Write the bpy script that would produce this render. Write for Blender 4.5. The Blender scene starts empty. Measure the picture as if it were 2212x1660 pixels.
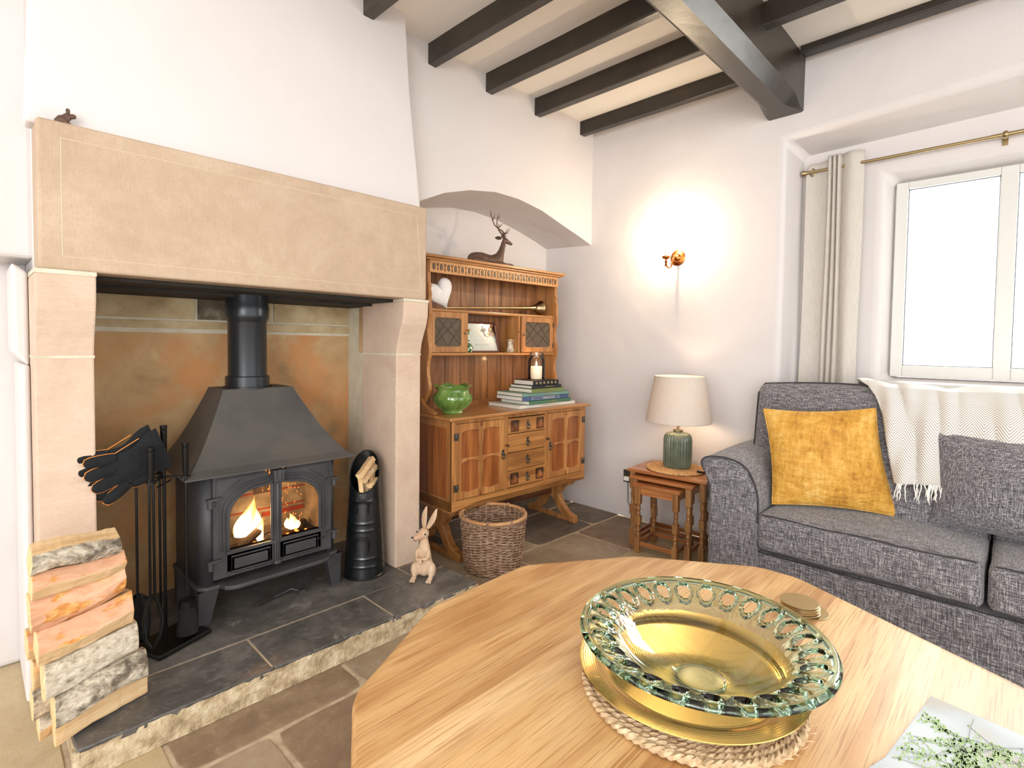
import bpy, bmesh, math, random
from mathutils import Vector, Matrix, noise
random.seed(7)
PI = math.pi
scn = bpy.context.scene
COL = scn.collection

# ------------------------------------------------------------------ camera
F_PX, CY_PX, YAW, PITCH, ROLL, CAM_H = 1141.672, 783.618, .800463, -.035835, .0124812, 1.25
def cam_axes():
    fw = Vector((math.cos(PITCH)*math.sin(YAW), math.cos(PITCH)*math.cos(YAW), math.sin(PITCH)))
    rt = Vector((math.cos(YAW), -math.sin(YAW), 0)); up = rt.cross(fw)
    return rt*math.cos(ROLL)+up*math.sin(ROLL), up*math.cos(ROLL)-rt*math.sin(ROLL), fw
cd = bpy.data.cameras.new('camera'); cam = bpy.data.objects.new('camera', cd); COL.objects.link(cam)
r_, u_, f_ = cam_axes()
cam.matrix_world = Matrix(((r_.x, u_.x, -f_.x, 0), (r_.y, u_.y, -f_.y, 0), (r_.z, u_.z, -f_.z, CAM_H), (0, 0, 0, 1)))
cd.sensor_width = 36; cd.lens = F_PX/2212*36; cd.shift_y = -(830-CY_PX)/2212; cd.clip_start = .02
scn.camera = cam

# ------------------------------------------------------------------ world, big lights, exposure
scn.view_settings.view_transform = 'Standard'; scn.view_settings.look = 'None'
scn.view_settings.gamma = 1; scn.view_settings.use_curve_mapping = False
scn.view_settings.exposure = 0.78
w = bpy.data.worlds.new('daylight'); scn.world = w; w.use_nodes = True
w.node_tree.nodes['Background'].inputs[0].default_value = (.975, .985, 1, 1)
w.node_tree.nodes['Background'].inputs[1].default_value = 1.72
def area(name, loc, rot, sx, sy, power, color=(1, 1, 1)):
    l = bpy.data.lights.new(name, 'AREA'); l.shape = 'RECTANGLE'; l.size = sx; l.size_y = sy; l.energy = power; l.color = color
    o = bpy.data.objects.new(name, l); COL.objects.link(o); o.location = loc; o.rotation_euler = rot; return o
# daylight pouring through the window (stands outside the glass)
area('daylight_window', (4.35, -.25, 1.9), (0, math.radians(82), 0), 1.7, 2.2, 130, (1, .99, .97))
# two unseen fill lights added behind the viewpoint to brighten the room
area('rear_fill_light', (-2.3, -2.5, 1.75), (math.radians(84), 0, math.radians(-38)), 2.6, 1.7, 10, (1, .985, .96))
area('side_fill_light', (-2.5, -1.5, 1.6), (0, math.radians(-88), math.radians(8)), 1.6, 2.2, 58, (1, .985, .97))

# ------------------------------------------------------------------ mesh builder
class MB:
    def __init__(s): s.v = []; s.f = []; s.m = []; s.s = []
    def add(s, V, Fc, mi=0, smooth=False, M=None):
        b = len(s.v)
        s.v += [tuple(M @ Vector(p)) if M is not None else tuple(p) for p in V]
        for f in Fc:
            s.f.append([b+i for i in f]); s.m.append(mi); s.s.append(smooth)
        return s
    def box(s, x0, x1, y0, y1, z0, z1, mi=0, M=None):
        V = [(x, y, z) for z in (z0, z1) for y in (y0, y1) for x in (x0, x1)]
        return s.add(V, [(0, 2, 3, 1), (4, 5, 7, 6), (0, 1, 5, 4), (2, 6, 7, 3), (0, 4, 6, 2), (1, 3, 7, 5)], mi, False, M)
    def prism(s, poly, axis, a, b, mi=0, M=None, smooth=False):
        n = len(poly)
        def P(p, t):
            return {'x': (t, p[0], p[1]), 'y': (p[0], t, p[1]), 'z': (p[0], p[1], t)}[axis]
        V = [P(p, a) for p in poly]+[P(p, b) for p in poly]
        s.add(V, [tuple(range(n)), tuple(range(2*n-1, n-1, -1))], mi, False, M)
        b0 = len(s.v)-2*n
        for i in range(n):
            j = (i+1) % n
            s.f.append([b0+i, b0+j, b0+n+j, b0+n+i]); s.m.append(mi); s.s.append(smooth)
        return s
    def grid(s, fn, nu, nv, cu=False, cv=False, mi=0, smooth=True, M=None):
        V = [fn(i/nu, j/nv) for j in range(nv if cv else nv+1) for i in range(nu if cu else nu+1)]
        W = nu if cu else nu+1; H = nv if cv else nv+1
        Fc = []
        for j in range(nv):
            for i in range(nu):
                Fc.append((j*W+i, j*W+(i+1) % W, ((j+1) % H)*W+(i+1) % W, ((j+1) % H)*W+i))
        return s.add(V, Fc, mi, smooth, M)
    def lathe(s, prof, c=(0, 0, 0), seg=32, mi=0, smooth=True, M=None, wob=None):
        c = Vector(c)
        def fn(u, v):
            k = min(int(round(v*(len(prof)-1))), len(prof)-1); r, z = prof[k]; a = u*2*PI
            if wob: r, z = wob(a, r, z)
            return c+Vector((r*math.cos(a), r*math.sin(a), z))
        return s.grid(fn, seg, len(prof)-1, cu=True, mi=mi, smooth=smooth, M=M)
    def tube(s, pts, r, seg=8, closed=False, mi=0, smooth=True, M=None, flat=1.0, caps=True):
        P = [Vector(p) for p in pts]; n = len(P)
        rr = r if isinstance(r, (list, tuple)) else [r]*n
        T = []
        for i in range(n):
            a = P[(i-1) % n] if (closed or i > 0) else P[i]; b = P[(i+1) % n] if (closed or i < n-1) else P[i]
            T.append((b-a).normalized() if (b-a).length > 1e-9 else Vector((0, 0, 1)))
        ref = Vector((0, 0, 1)) if abs(T[0].z) < .9 else Vector((1, 0, 0))
        nrm = (ref-T[0]*ref.dot(T[0])).normalized(); V = []
        for i in range(n):
            nrm = (nrm-T[i]*nrm.dot(T[i])); nrm = nrm.normalized() if nrm.length > 1e-6 else Vector((1, 0, 0))
            bn = T[i].cross(nrm)
            for k in range(seg):
                a = 2*PI*k/seg; V.append(P[i]+nrm*(math.cos(a)*rr[i])+bn*(math.sin(a)*rr[i]*flat))
        Fc = []
        for i in range(n if closed else n-1):
            j = (i+1) % n
            for k in range(seg): Fc.append((i*seg+k, i*seg+(k+1) % seg, j*seg+(k+1) % seg, j*seg+k))
        if not closed and caps: Fc += [tuple(range(seg-1, -1, -1)), tuple((n-1)*seg+k for k in range(seg))]
        return s.add(V, Fc, mi, smooth, M)
    def ball(s, c, r, seg=16, mi=0, M=None):
        if not isinstance(r, (list, tuple)): r = (r, r, r)
        def fn(u, v):
            a = u*2*PI; b = (v-.5)*PI*.998
            return (c[0]+r[0]*math.cos(a)*math.cos(b), c[1]+r[1]*math.sin(a)*math.cos(b), c[2]+r[2]*math.sin(b))
        return s.grid(fn, seg, max(6, seg//2), cu=True, mi=mi, M=M)
    def build(s, name, mats, parent=None, world=False, bevel=0, bseg=2, subsurf=0, solid=0, merge=0, recalc=True, smooth=None):
        me = bpy.data.meshes.new(name)
        V = s.v
        if world and parent is not None:
            inv = wm(parent).inverted(); V = [tuple(inv @ Vector(p)) for p in V]
        me.from_pydata([tuple(p) for p in V], [], s.f)
        for m in (mats if isinstance(mats, (list, tuple)) else [mats]): me.materials.append(m)
        me.polygons.foreach_set('material_index', s.m)
        me.polygons.foreach_set('use_smooth', [bool(x) if smooth is None else smooth for x in s.s])
        bm = bmesh.new(); bm.from_mesh(me)
        if merge: bmesh.ops.remove_doubles(bm, verts=bm.verts, dist=merge)
        if recalc: bmesh.ops.recalc_face_normals(bm, faces=bm.faces)
        for e in bm.edges:
            if len(e.link_faces) == 2 and e.calc_face_angle(0) > .5: e.smooth = False
        bm.to_mesh(me); bm.free(); me.update()
        o = bpy.data.objects.new(name, me); COL.objects.link(o)
        if parent is not None: o.parent = parent
        if solid:
            md = o.modifiers.new('solid', 'SOLIDIFY'); md.thickness = abs(solid); md.offset = 0 if solid > 0 else -1
        if bevel:
            md = o.modifiers.new('bevel', 'BEVEL'); md.width = bevel; md.segments = bseg; md.limit_method = 'ANGLE'; md.angle_limit = math.radians(35)
            md.harden_normals = False
        if subsurf:
            md = o.modifiers.new('sub', 'SUBSURF'); md.levels = subsurf; md.render_levels = subsurf
        return o
def wm(o):
    m = Matrix.LocRotScale(o.location, o.rotation_euler, None)
    return (wm(o.parent) @ m) if o.parent else m
def thing(name, label, cat, loc=(0, 0, 0), rz=0, group=None):
    o = bpy.data.objects.new(name, None); COL.objects.link(o); o.empty_display_size = .05
    o.location = loc; o.rotation_euler = (0, 0, rz); return tag(o, label, cat, group)
def tag(o, label, cat, group=None):
    o['label'] = label; o['category'] = cat
    if group: o['group'] = group
    return o
def struct(o):
    o['kind'] = 'structure'; return o
def copy_tree(o, parent=None):
    c = o.copy(); COL.objects.link(c); c.parent = parent
    for ch in list(o.children): copy_tree(ch, c)
    return c
def evald(o):
    bpy.context.view_layer.update()
    dg = bpy.context.evaluated_depsgraph_get()
    me = bpy.data.meshes.new_from_object(o.evaluated_get(dg)); return me
def meta(name, balls, mat, parent=None, res=.01, thresh=.3):
    mb = bpy.data.metaballs.new('mb_'+name); mb.resolution = res; mb.render_resolution = res; mb.threshold = thresh
    ob = bpy.data.objects.new('mb_'+name, mb); COL.objects.link(ob)
    for b in balls:
        c, r = b[0], b[1]; e = mb.elements.new(); e.co = c; e.radius = 1.0
        if isinstance(r, (list, tuple)):
            e.type = 'ELLIPSOID'; e.size_x, e.size_y, e.size_z = [x*1.25 for x in r]
            if len(b) > 2: e.rotation = b[2]
            e.radius = 1.0
        else: e.radius = r*1.55
        e.stiffness = 2
    me = evald(ob); bpy.data.objects.remove(ob); bpy.data.metaballs.remove(mb)
    me.materials.clear(); me.materials.append(mat); me.name = name
    for p in me.polygons: p.use_smooth = True
    o = bpy.data.objects.new(name, me); COL.objects.link(o); o.parent = parent
    return o
def text_mesh(name, body, size, mat, parent, M, extrude=.0004, align='CENTER'):
    c = bpy.data.curves.new('t_'+name, 'FONT'); c.body = body; c.size = size; c.extrude = extrude; c.align_x = align; c.align_y = 'CENTER'
    ob = bpy.data.objects.new('t_'+name, c); COL.objects.link(ob)
    me = evald(ob); bpy.data.objects.remove(ob); bpy.data.curves.remove(c)
    me.transform(M); me.materials.clear(); me.materials.append(mat); me.name = name
    o = bpy.data.objects.new(name, me); COL.objects.link(o); o.parent = parent; return o

# ------------------------------------------------------------------ materials
def srgb(h):
    if isinstance(h, str):
        h = h.lstrip('#'); h = [int(h[i:i+2], 16)/255 for i in (0, 2, 4)]
    return tuple(((c/12.92) if c <= .04045 else ((c+.055)/1.055)**2.4) for c in h)+(1,)
class NT:
    def __init__(s, name):
        s.mat = bpy.data.materials.new(name); s.mat.use_nodes = True; s.t = s.mat.node_tree
        s.b = s.t.nodes['Principled BSDF']; s.out = s.t.nodes['Material Output']
        s.tc = s.t.nodes.new('ShaderNodeTexCoord')
    def n(s, typ, **kw):
        nd = s.t.nodes.new('ShaderNode'+typ)
        for k, v in kw.items(): setattr(nd, k, v)
        return nd
    def l(s, a, b): s.t.links.new(a, b)
    def mapping(s, scale=(1, 1, 1), rot=(0, 0, 0), src='Object', loc=(0, 0, 0)):
        m = s.n('Mapping'); m.inputs['Scale'].default_value = scale; m.inputs['Rotation'].default_value = rot; m.inputs['Location'].default_value = loc
        s.l(s.tc.outputs[src], m.inputs['Vector']); return m.outputs[0]
    def noise(s, vec, scale=5, detail=4, rough=.55, dist=0):
        n = s.n('TexNoise'); n.inputs['Scale'].default_value = scale; n.inputs['Detail'].default_value = detail
        n.inputs['Roughness'].default_value = rough; n.inputs['Distortion'].default_value = dist
        s.l(vec, n.inputs['Vector']); return n.outputs['Fac']
    def ramp(s, fac, stops):
        r = s.n('ValToRGB'); e = r.color_ramp.elements
        while len(e) < len(stops): e.new(.5)
        for i, (p, c) in enumerate(stops): e[i].position = p; e[i].color = srgb(c) if isinstance(c, str) else c
        s.l(fac, r.inputs[0]); return r.outputs[0]
    def mix(s, fac, a, b, mode='MIX'):
        m = s.n('Mix', data_type='RGBA', blend_type=mode)
        for k, v in ((0, fac), (6, a), (7, b)):
            if hasattr(v, 'links') or hasattr(v, 'is_output'): s.l(v, m.inputs[k])
            else: m.inputs[k].default_value = srgb(v) if isinstance(v, str) else v
        return m.outputs[2]
    def math(s, op, a, b=0.0, c=0.0):
        m = s.n('Math', operation=op)
        for k, v in ((0, a), (1, b), (2, c)):
            if hasattr(v, 'is_output'): s.l(v, m.inputs[k])
            else: m.inputs[k].default_value = v
        return m.outputs[0]
    def bump(s, h, strength=.3, dist=.01):
        b = s.n('Bump'); b.inputs['Strength'].default_value = strength; b.inputs['Distance'].default_value = dist
        s.l(h, b.inputs['Height'])
        if s.b.inputs['Normal'].links: s.l(s.b.inputs['Normal'].links[0].from_socket, b.inputs['Normal'])
        s.l(b.outputs[0], s.b.inputs['Normal'])
    def set(s, color=None, rough=None, metal=None, **kw):
        if color is not None:
            if hasattr(color, 'is_output'): s.l(color, s.b.inputs['Base Color'])
            else: s.b.inputs['Base Color'].default_value = srgb(color) if isinstance(color, str) else color
        if rough is not None: s.b.inputs['Roughness'].default_value = rough
        if metal is not None: s.b.inputs['Metallic'].default_value = metal
        for k, v in kw.items():
            s.b.inputs[k.replace('_', ' ')].default_value = v
        return s
def flat(name, color, rough=.5, metal=0, **kw): return NT(name).set(color, rough, metal, **kw).mat
def noisy(name, stops, scale=6, stretch=(1, 1, 1), rough=.6, metal=0, bump=0, bscale=40, detail=5, dist=0, bd=.004, **kw):
    n = NT(name); v = n.mapping(stretch); n.set(n.ramp(n.noise(v, scale, detail, dist=dist), stops), rough, metal, **kw)
    if bump: n.bump(n.noise(v, bscale, 4), bump, bd)
    return n.mat
def wood(name, light, mid, dark, axis=0, rough=.45, s=1.0, coat=0.0, fig=1.0, rot=(0, 0, 0)):
    n = NT(name); st = [5.5*s]*3; st[axis] = .55*s; v = n.mapping(tuple(st), rot)
    a = n.noise(v, 2.2, 3, .5, 1.1*fig)
    w1 = n.n('TexWave', wave_type='BANDS', bands_direction='DIAGONAL'); w1.inputs['Scale'].default_value = 1.6; w1.inputs['Distortion'].default_value = 5*fig
    w1.inputs['Detail'].default_value = 2; w1.inputs['Detail Scale'].default_value = 1.2; n.l(v, w1.inputs['Vector'])
    st2 = [170*s]*3; st2[axis] = 3.5*s; v2 = n.mapping(tuple(st2), rot); p = n.noise(v2, 1, 2, .5)
    c = n.ramp(a, [(.3, dark), (.5, mid), (.7, light)])
    c = n.mix(.12, c, n.ramp(w1.outputs['Fac'], [(.1, light), (.9, dark)]))
    c = n.mix(n.ramp(p, [(.38, (.55, .55, .55, 1)), (.5, (0, 0, 0, 1))]), c, dark)
    n.set(c, rough); n.bump(p, .12, .001)
    if coat: n.b.inputs['Coat Weight'].default_value = coat; n.b.inputs['Coat Roughness'].default_value = .12
    return n.mat

def plaster(name, c1, c2):
    n = NT(name); v = n.mapping()
    n.set(n.ramp(n.noise(v, 1.2, 3), [(.3, c1), (.7, c2)]), .85)
    n.bump(n.noise(v, 2.2, 3), .35, .05); n.bump(n.noise(v, 22, 4), .12, .008); return n.mat
M = {}
M['plaster'] = plaster('white plaster', '#d6d0ce', '#d1cbc8')
M['ceiling'] = plaster('ceiling plaster', '#e6e1da', '#e2dcd4')
def sandstone(name, c1, c2, c3, vert=True):
    n = NT(name); v = n.mapping(); a = n.noise(v, 2.6, 6, .6, .3); c = n.ramp(n.noise(v, 3.2, 9, .78, .4), [(.32, c1), (.5, c2), (.68, c3)])
    v2 = n.mapping((260, 260, 14) if vert else (14, 260, 300)); t = n.noise(v2, 1, 2)
    c = n.mix(n.ramp(n.noise(v, 120, 2), [(.35, (.3, .3, .3, 1)), (.5, (0, 0, 0, 1))]), c, c1)
    n.set(n.mix(.18, c, n.ramp(t, [(.3, c1), (.7, c3)])), .9); n.bump(t, .25, .003); n.bump(n.noise(v, 30, 5), .15, .004); return n.mat
M['lintel'] = sandstone('tooled sandstone', '#a68f77', '#b59e86', '#c1ac95')
M['jamb'] = sandstone('pink sandstone', '#b89e8b', '#c8b09b', '#d3bfaa', False)
M['chalk'] = flat('pale chiselled line', '#d3c2a8', .9)
M['mortar'] = noisy('lime mortar', [(.3, '#bcb39b'), (.7, '#d2cbb8')], 12, bump=.4, rough=.95)
def firestone():
    n = NT('heat stained stone'); v = n.mapping(); a = n.noise(v, 3.2, 6, .62, .6); b = n.noise(n.mapping(loc=(3, 1, 5)), 2.1, 4, .6, .8)
    c = n.ramp(a, [(.25, '#82694a'), (.45, '#b19066'), (.6, '#c3a277'), (.78, '#d6bf95')])
    c = n.mix(n.ramp(b, [(.48, (0, 0, 0, 1)), (.64, (.8, .8, .8, 1))]), c, '#c08450')
    n.set(c, .9); n.bump(n.noise(v, 14, 6), .5, .012); return n.mat
M['firestone'] = firestone()
M['firestone_pale'] = noisy('pale smoked stone', [(.25, '#80694a'), (.5, '#b39d78'), (.75, '#d3c4a0')], 5, bump=.5, bscale=18, rough=.95)
M['firestone_dark'] = noisy('blackened brick', [(.3, '#3c342b'), (.55, '#6d6150'), (.8, '#b0a690')], 12, bump=.6, bscale=20, rough=.95)
M['soot'] = noisy('sooty black plate', [(.3, '#17150f'), (.7, '#2c2820')], 8, rough=.8)
def slab(name, c1, c2, c3, stain='#b9b0a2', gloss=.55):
    n = NT(name); v = n.mapping((1, 1, 1)); a = n.noise(v, 3.0, 7, .62, .8)
    c = n.ramp(a, [(.25, c1), (.5, c2), (.75, c3)])
    b = n.noise(n.mapping(loc=(4, 2, 0)), 7, 5, .7, .5); c = n.mix(n.ramp(b, [(.62, (0, 0, 0, 1)), (.74, (.65, .65, .65, 1))]), c, stain)
    sp = n.noise(v, 22, 8, .8, .6); c = n.mix(n.ramp(sp, [(.52, (0, 0, 0, 1)), (.72, (.4, .4, .4, 1))]), c, stain); c = n.mix(n.ramp(sp, [(.30, (.5, .5, .5, 1)), (.48, (0, 0, 0, 1))]), c, c1)
    n.set(c, gloss); n.bump(n.noise(v, 9, 6), .35, .01); n.bump(n.noise(v, 60, 4), .2, .003); return n.mat
M['flag1'] = slab('warm flagstone', '#7b6a54', '#998770', '#ab9a84')
M['flag2'] = slab('grey flagstone', '#4d443c', '#665a4e', '#82756a')
M['flag3'] = slab('brown flagstone', '#6b543f', '#85705a', '#9a866c', '#c2ae90')
M['flag4'] = slab('buff flagstone', '#a08a68', '#b7a37f', '#c5b491')
M['grout'] = noisy('pale grout', [(.3, '#a8947a'), (.7, '#c9b69b')], 20, bump=.3, rough=.95)
M['slate'] = slab('dark slate', '#3a3836', '#5c5956', '#827e79', '#aaa59d', .42)
M['kerb'] = noisy('rough hewn kerb stone', [(.28, '#8d7a5c'), (.48, '#b7a382'), (.62, '#cbbb9b'), (.75, '#ddd0b5')], 26, detail=8, bump=.9, bscale=60, rough=.95, bd=.012)
def beam_mat():
    n = NT('black stained oak'); v = n.mapping((1, 1, 1)); a = n.noise(v, 4, 5, .6, .4)
    n.set(n.ramp(a, [(.3, '#1b1610'), (.6, '#30271d'), (.85, '#4d3f2f')]), .42); n.bump(n.noise(v, 18, 5), .35, .006)
    n.b.inputs['Coat Weight'].default_value = .25; n.b.inputs['Coat Roughness'].default_value = .3; return n.mat
M['beam'] = beam_mat()
M['oak'] = None
# ---- more materials
def table_top_mat():
    n = NT('blond oak planks'); sep = n.n('SeparateXYZ'); n.l(n.tc.outputs['Object'], sep.inputs[0])
    row = n.math('FLOOR', n.math('MULTIPLY', n.math('ADD', sep.outputs[1], 3.02), 11.0))
    wn = n.n('TexWhiteNoise', noise_dimensions='1D'); n.l(row, wn.inputs['W'])
    cmb = n.n('CombineXYZ'); n.l(n.math('MULTIPLY', wn.outputs['Value'], 7.0), cmb.inputs[0]); n.l(n.math('MULTIPLY', row, 3.1), cmb.inputs[2])
    add = n.n('VectorMath', operation='ADD'); n.l(n.tc.outputs['Object'], add.inputs[0]); n.l(cmb.outputs[0], add.inputs[1])
    mp = n.n('Mapping'); mp.inputs['Scale'].default_value = (1.1, 9, 9); n.l(add.outputs[0], mp.inputs[0])
    a = n.noise(mp.outputs[0], 1.6, 4, .55, 1.4)
    w1 = n.n('TexWave', wave_type='RINGS', rings_direction='SPHERICAL'); w1.inputs['Scale'].default_value = 1.3; w1.inputs['Distortion'].default_value = 7
    w1.inputs['Detail'].default_value = 3; n.l(mp.outputs[0], w1.inputs['Vector'])
    mp2 = n.n('Mapping'); mp2.inputs['Scale'].default_value = (5, 240, 60); n.l(add.outputs[0], mp2.inputs[0]); p = n.noise(mp2.outputs[0], 1, 3)
    c = n.ramp(a, [(.3, '#cfa474'), (.5, '#dfbd90'), (.7, '#ebd0a8')])
    c = n.mix(.42, c, n.ramp(w1.outputs['Fac'], [(.15, '#ecc993'), (.85, '#b98649')]))
    c = n.mix(n.ramp(p, [(.36, (.6, .6, .6, 1)), (.47, (0, 0, 0, 1))]), c, '#a06c38')
    c = n.mix(.9, c, n.ramp(wn.outputs['Value'], [(0, '#cfb899'), (.5, '#f0e4cf'), (1, '#ffffff')]), 'MULTIPLY')
    n.set(c, .48); n.bump(p, .3, .001); n.b.inputs['Coat Weight'].default_value = .22; n.b.inputs['Coat Roughness'].default_value = .3
    return n.mat
M['table'] = table_top_mat()
M['dx'] = wood('honey oak along', '#c48c52', '#ad763f', '#7f5129', 0, .38, coat=.35)
M['dz'] = wood('honey oak upright', '#c48c52', '#ab733d', '#7e5029', 2, .38, coat=.35)
M['dpan'] = wood('red oak panel', '#ad6a35', '#955527', '#683817', 2, .38, coat=.35)
M['dback'] = wood('boarded oak back', '#a97445', '#915d34', '#66401f', 2, .4, coat=.3, fig=1.6)
M['dcarve'] = wood('dark carved oak', '#7d4a22', '#4f2c13', '#27140a', 0, .5)
M['dfrieze'] = wood('frieze oak', '#d4a066', '#c38c50', '#9c6a38', 0, .42, coat=.3)
M['dark_recess'] = flat('dark brown stain', '#2c1a0e', .6)  # dark brown for the thin lines between the rack's back boards
M['nestx'] = wood('warm beech along', '#b97a44', '#a36434', '#7c4622', 1, .35, coat=.4, s=1.5)
M['nestz'] = wood('warm beech turned', '#a87a48', '#946536', '#6f4520', 2, .4, coat=.3, s=1.6)
M['pewter'] = noisy('aged pewter', [(.3, '#4a4640'), (.7, '#7d786e')], 60, rough=.4, metal=.85)
M['castiron'] = noisy('stove black iron', [(.3, '#3a3a3c'), (.7, '#4e4d4e')], 7, rough=.5, metal=.35, bump=.06, bscale=260)
M['hoodmat'] = noisy('matt hood steel', [(.3, '#474543'), (.55, '#565350'), (.8, '#66584e')], 5, rough=.55, metal=.3)
M['flue'] = flat('satin black enamel', '#26292d', .28, .3)
M['blackmetal'] = flat('black painted steel', '#14181a', .3, .2, Coat_Weight=.4)
M['blackmatt'] = flat('matt black iron', '#0a0a0a', .4, .3)
M['brush'] = noisy('black bristle', [(.3, '#050505'), (.7, '#151413')], 80, (1, 1, .1), rough=.9)
M['suede'] = noisy('black suede', [(.3, '#07090b'), (.7, '#12151a')], 40, rough=.95, bump=.3, bscale=200)
M['piping'] = flat('orange piping', '#e08a3a', .8)
M['splitwood'] = wood('fresh split birch', '#e6cba2', '#d9b98b', '#c39a68', 0, .8, s=1.3)
M['endgrain'] = noisy('log end grain', [(.3, '#cfa671'), (.7, '#e6c899')], 30, rough=.9, bump=.3)
def innerbark():
    n = NT('peeled inner bark'); v = n.mapping((4, 10, 10)); a = n.noise(v, 2.2, 5, .6, .8); b = n.noise(n.mapping((7, 18, 18), loc=(2, 1, 1)), 1.2, 4, .65, .6)
    c = n.ramp(a, [(.25, '#c98f68'), (.5, '#dcab8a'), (.75, '#e6bea0')])
    c = n.mix(n.ramp(b, [(.50, (0, 0, 0, 1)), (.56, (1, 1, 1, 1))]), c, n.ramp(n.noise(v, 8, 3), [(.3, '#b4602a'), (.55, '#d89a52'), (.8, '#edcf98')]))
    n.set(c, .75); n.bump(b, .6, .006); return n.mat
M['innerbark'] = innerbark()
def birch(name, dark):
    n = NT(name); v = n.mapping((36, 60, 60)); a = n.noise(v, 1.2, 7, .75, .3); b = n.noise(n.mapping((7, 10, 10)), 2, 6, .7, .4)
    c = n.ramp(a, [(.3, '#6d6251'), (.45, '#c2b6a0'), (.6, '#ded5c4'), (.8, '#efe9dd')])
    c = n.mix(n.ramp(b, [(.42 if dark else .6, (0, 0, 0, 1)), (.6 if dark else .72, (.9, .9, .9, 1))]), c, n.ramp(a, [(.3, '#2c261f'), (.6, '#5d5040'), (.72, '#8f6a48'), (.85, '#a0572f')]))
    n.set(c, .85); n.bump(a, .7, .006); return n.mat
M['birch'] = birch('birch bark', False); M['birch_dark'] = birch('lichened birch bark', True)
def tweed():
    n = NT('grey tweed weave'); cs = []
    for st in ((22, 380, 380), (380, 22, 380), (380, 380, 22)): cs.append(n.noise(n.mapping(st), 1, 2, .6))
    s = n.math('MULTIPLY', n.math('ADD', n.math('ADD', cs[0], cs[1]), cs[2]), .3333)
    g = n.noise(n.mapping((2, 2, 60)), 2, 3)
    c = n.ramp(s, [(.405, '#272527'), (.47, '#4f4c4f'), (.525, '#777477'), (.585, '#bab7ba')])
    c = n.mix(.15, c, n.ramp(g, [(.3, '#3d3a3b'), (.7, '#8d888a')]))
    n.set(c, .95); n.bump(s, .5, .003); n.b.inputs['Sheen Weight'].default_value = .25; n.b.inputs['Sheen Roughness'].default_value = .5
    return n.mat
M['tweed'] = tweed(); M['tweedpipe'] = flat('dark grey piping cord', '#3b383a', .95)
def velvet():
    n = NT('crushed gold velvet'); a = n.noise(n.mapping((6, 46, 9)), 1.5, 5, .72, .5); b = n.noise(n.mapping((40, 7, 34)), 1.1, 5, .75)
    g = n.noise(n.mapping((2, 3, 2)), 2.5, 3)
    s = n.math('MULTIPLY', n.math('ADD', n.math('ADD', a, b), g), .3333)
    n.set(n.ramp(s, [(.37, '#8e580e'), (.45, '#b88123'), (.53, '#cd993c'), (.66, '#dfb86c')]), .7); n.bump(a, .25, .003); n.bump(n.noise(n.mapping((2.5, 5, 9)), 2.2, 3, .5, 1.2), .9, .02)
    n.b.inputs['Sheen Weight'].default_value = .6; n.b.inputs['Sheen Tint'].default_value = srgb('#f3cf84'); return n.mat
M['velvet'] = velvet()
def herring():
    n = NT('herringbone wool'); sep = n.n('SeparateXYZ'); n.l(n.tc.outputs['UV'], sep.inputs[0])
    pp = n.math('PINGPONG', sep.outputs[0], .040); v = n.math('ADD', sep.outputs[1], n.math('MULTIPLY', pp, 1.25))
    fr = n.math('FRACT', n.math('MULTIPLY', v, 82.0)); st = n.math('GREATER_THAN', fr, .55)
    n.set(n.mix(st, '#e9e6e1', '#a59a8e'), .95); n.bump(fr, .25, .002); n.b.inputs['Sheen Weight'].default_value = .2; return n.mat
M['throw'] = herring(); M['fringe'] = flat('cream wool fringe', '#ece8e0', .95)
def linen():
    n = NT('natural linen curtain'); a = n.noise(n.mapping((300, 300, 20)), 1, 2); b = n.noise(n.mapping((20, 300, 300)), 1, 2)
    n.set(n.ramp(n.math('MULTIPLY', n.math('ADD', a, b), .5), [(.38, '#cbc3b9'), (.6, '#dfd8ce')]), .95)
    tr = n.n('BsdfTranslucent'); tr.inputs[0].default_value = srgb('#e6e0d6'); mx = n.n('MixShader'); mx.inputs[0].default_value = .22
    n.l(n.b.outputs[0], mx.inputs[1]); n.l(tr.outputs[0], mx.inputs[2]); n.l(mx.outputs[0], n.out.inputs[0]); return n.mat
M['linen'] = linen()
def shade():
    n = NT('oatmeal lamp shade'); v = n.noise(n.mapping((200, 200, 200)), 1, 2); n.set(n.ramp(v, [(.3, '#cbc1b4'), (.7, '#d9d0c4')]), .9)
    tr = n.n('BsdfTranslucent'); tr.inputs[0].default_value = srgb('#e8cdb0'); mx = n.n('MixShader'); mx.inputs[0].default_value = .14
    n.l(n.b.outputs[0], mx.inputs[1]); n.l(tr.outputs[0], mx.inputs[2]); n.l(mx.outputs[0], n.out.inputs[0]); return n.mat
M['shade'] = shade()
M['brass'] = flat('polished brass', '#d9b45c', .22, 1)
def brassplate():
    n = NT('spun brass'); w1 = n.n('TexWave', wave_type='RINGS', rings_direction='Z'); w1.inputs['Scale'].default_value = 60; w1.inputs['Distortion'].default_value = 1.2
    w1.inputs['Detail'].default_value = 2; n.l(n.mapping((1, 1, 1)), w1.inputs['Vector']); n.set('#d0aa64', .17, 1); n.bump(w1.outputs['Fac'], .10, .001)
    n.bump(n.noise(n.mapping(), 30, 2), .08, .003); return n.mat
M['brassplate'] = brassplate()
M['rodbrass'] = flat('antique brass', '#ab9670', .3, 1)
M['bronze'] = flat('warm bronze', '#b5703a', .25, 1)
M['seagrass'] = noisy('plaited seagrass', [(.25, '#9a7c58'), (.5, '#c2a681'), (.75, '#dcc7a6')], 60, (1, 1, .4), rough=.9, bump=.5, bscale=200)
M['jute'] = noisy('coiled jute', [(.25, '#a5774a'), (.5, '#c99c68'), (.75, '#dcb886')], 90, rough=.9, bump=.6, bscale=150)
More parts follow.
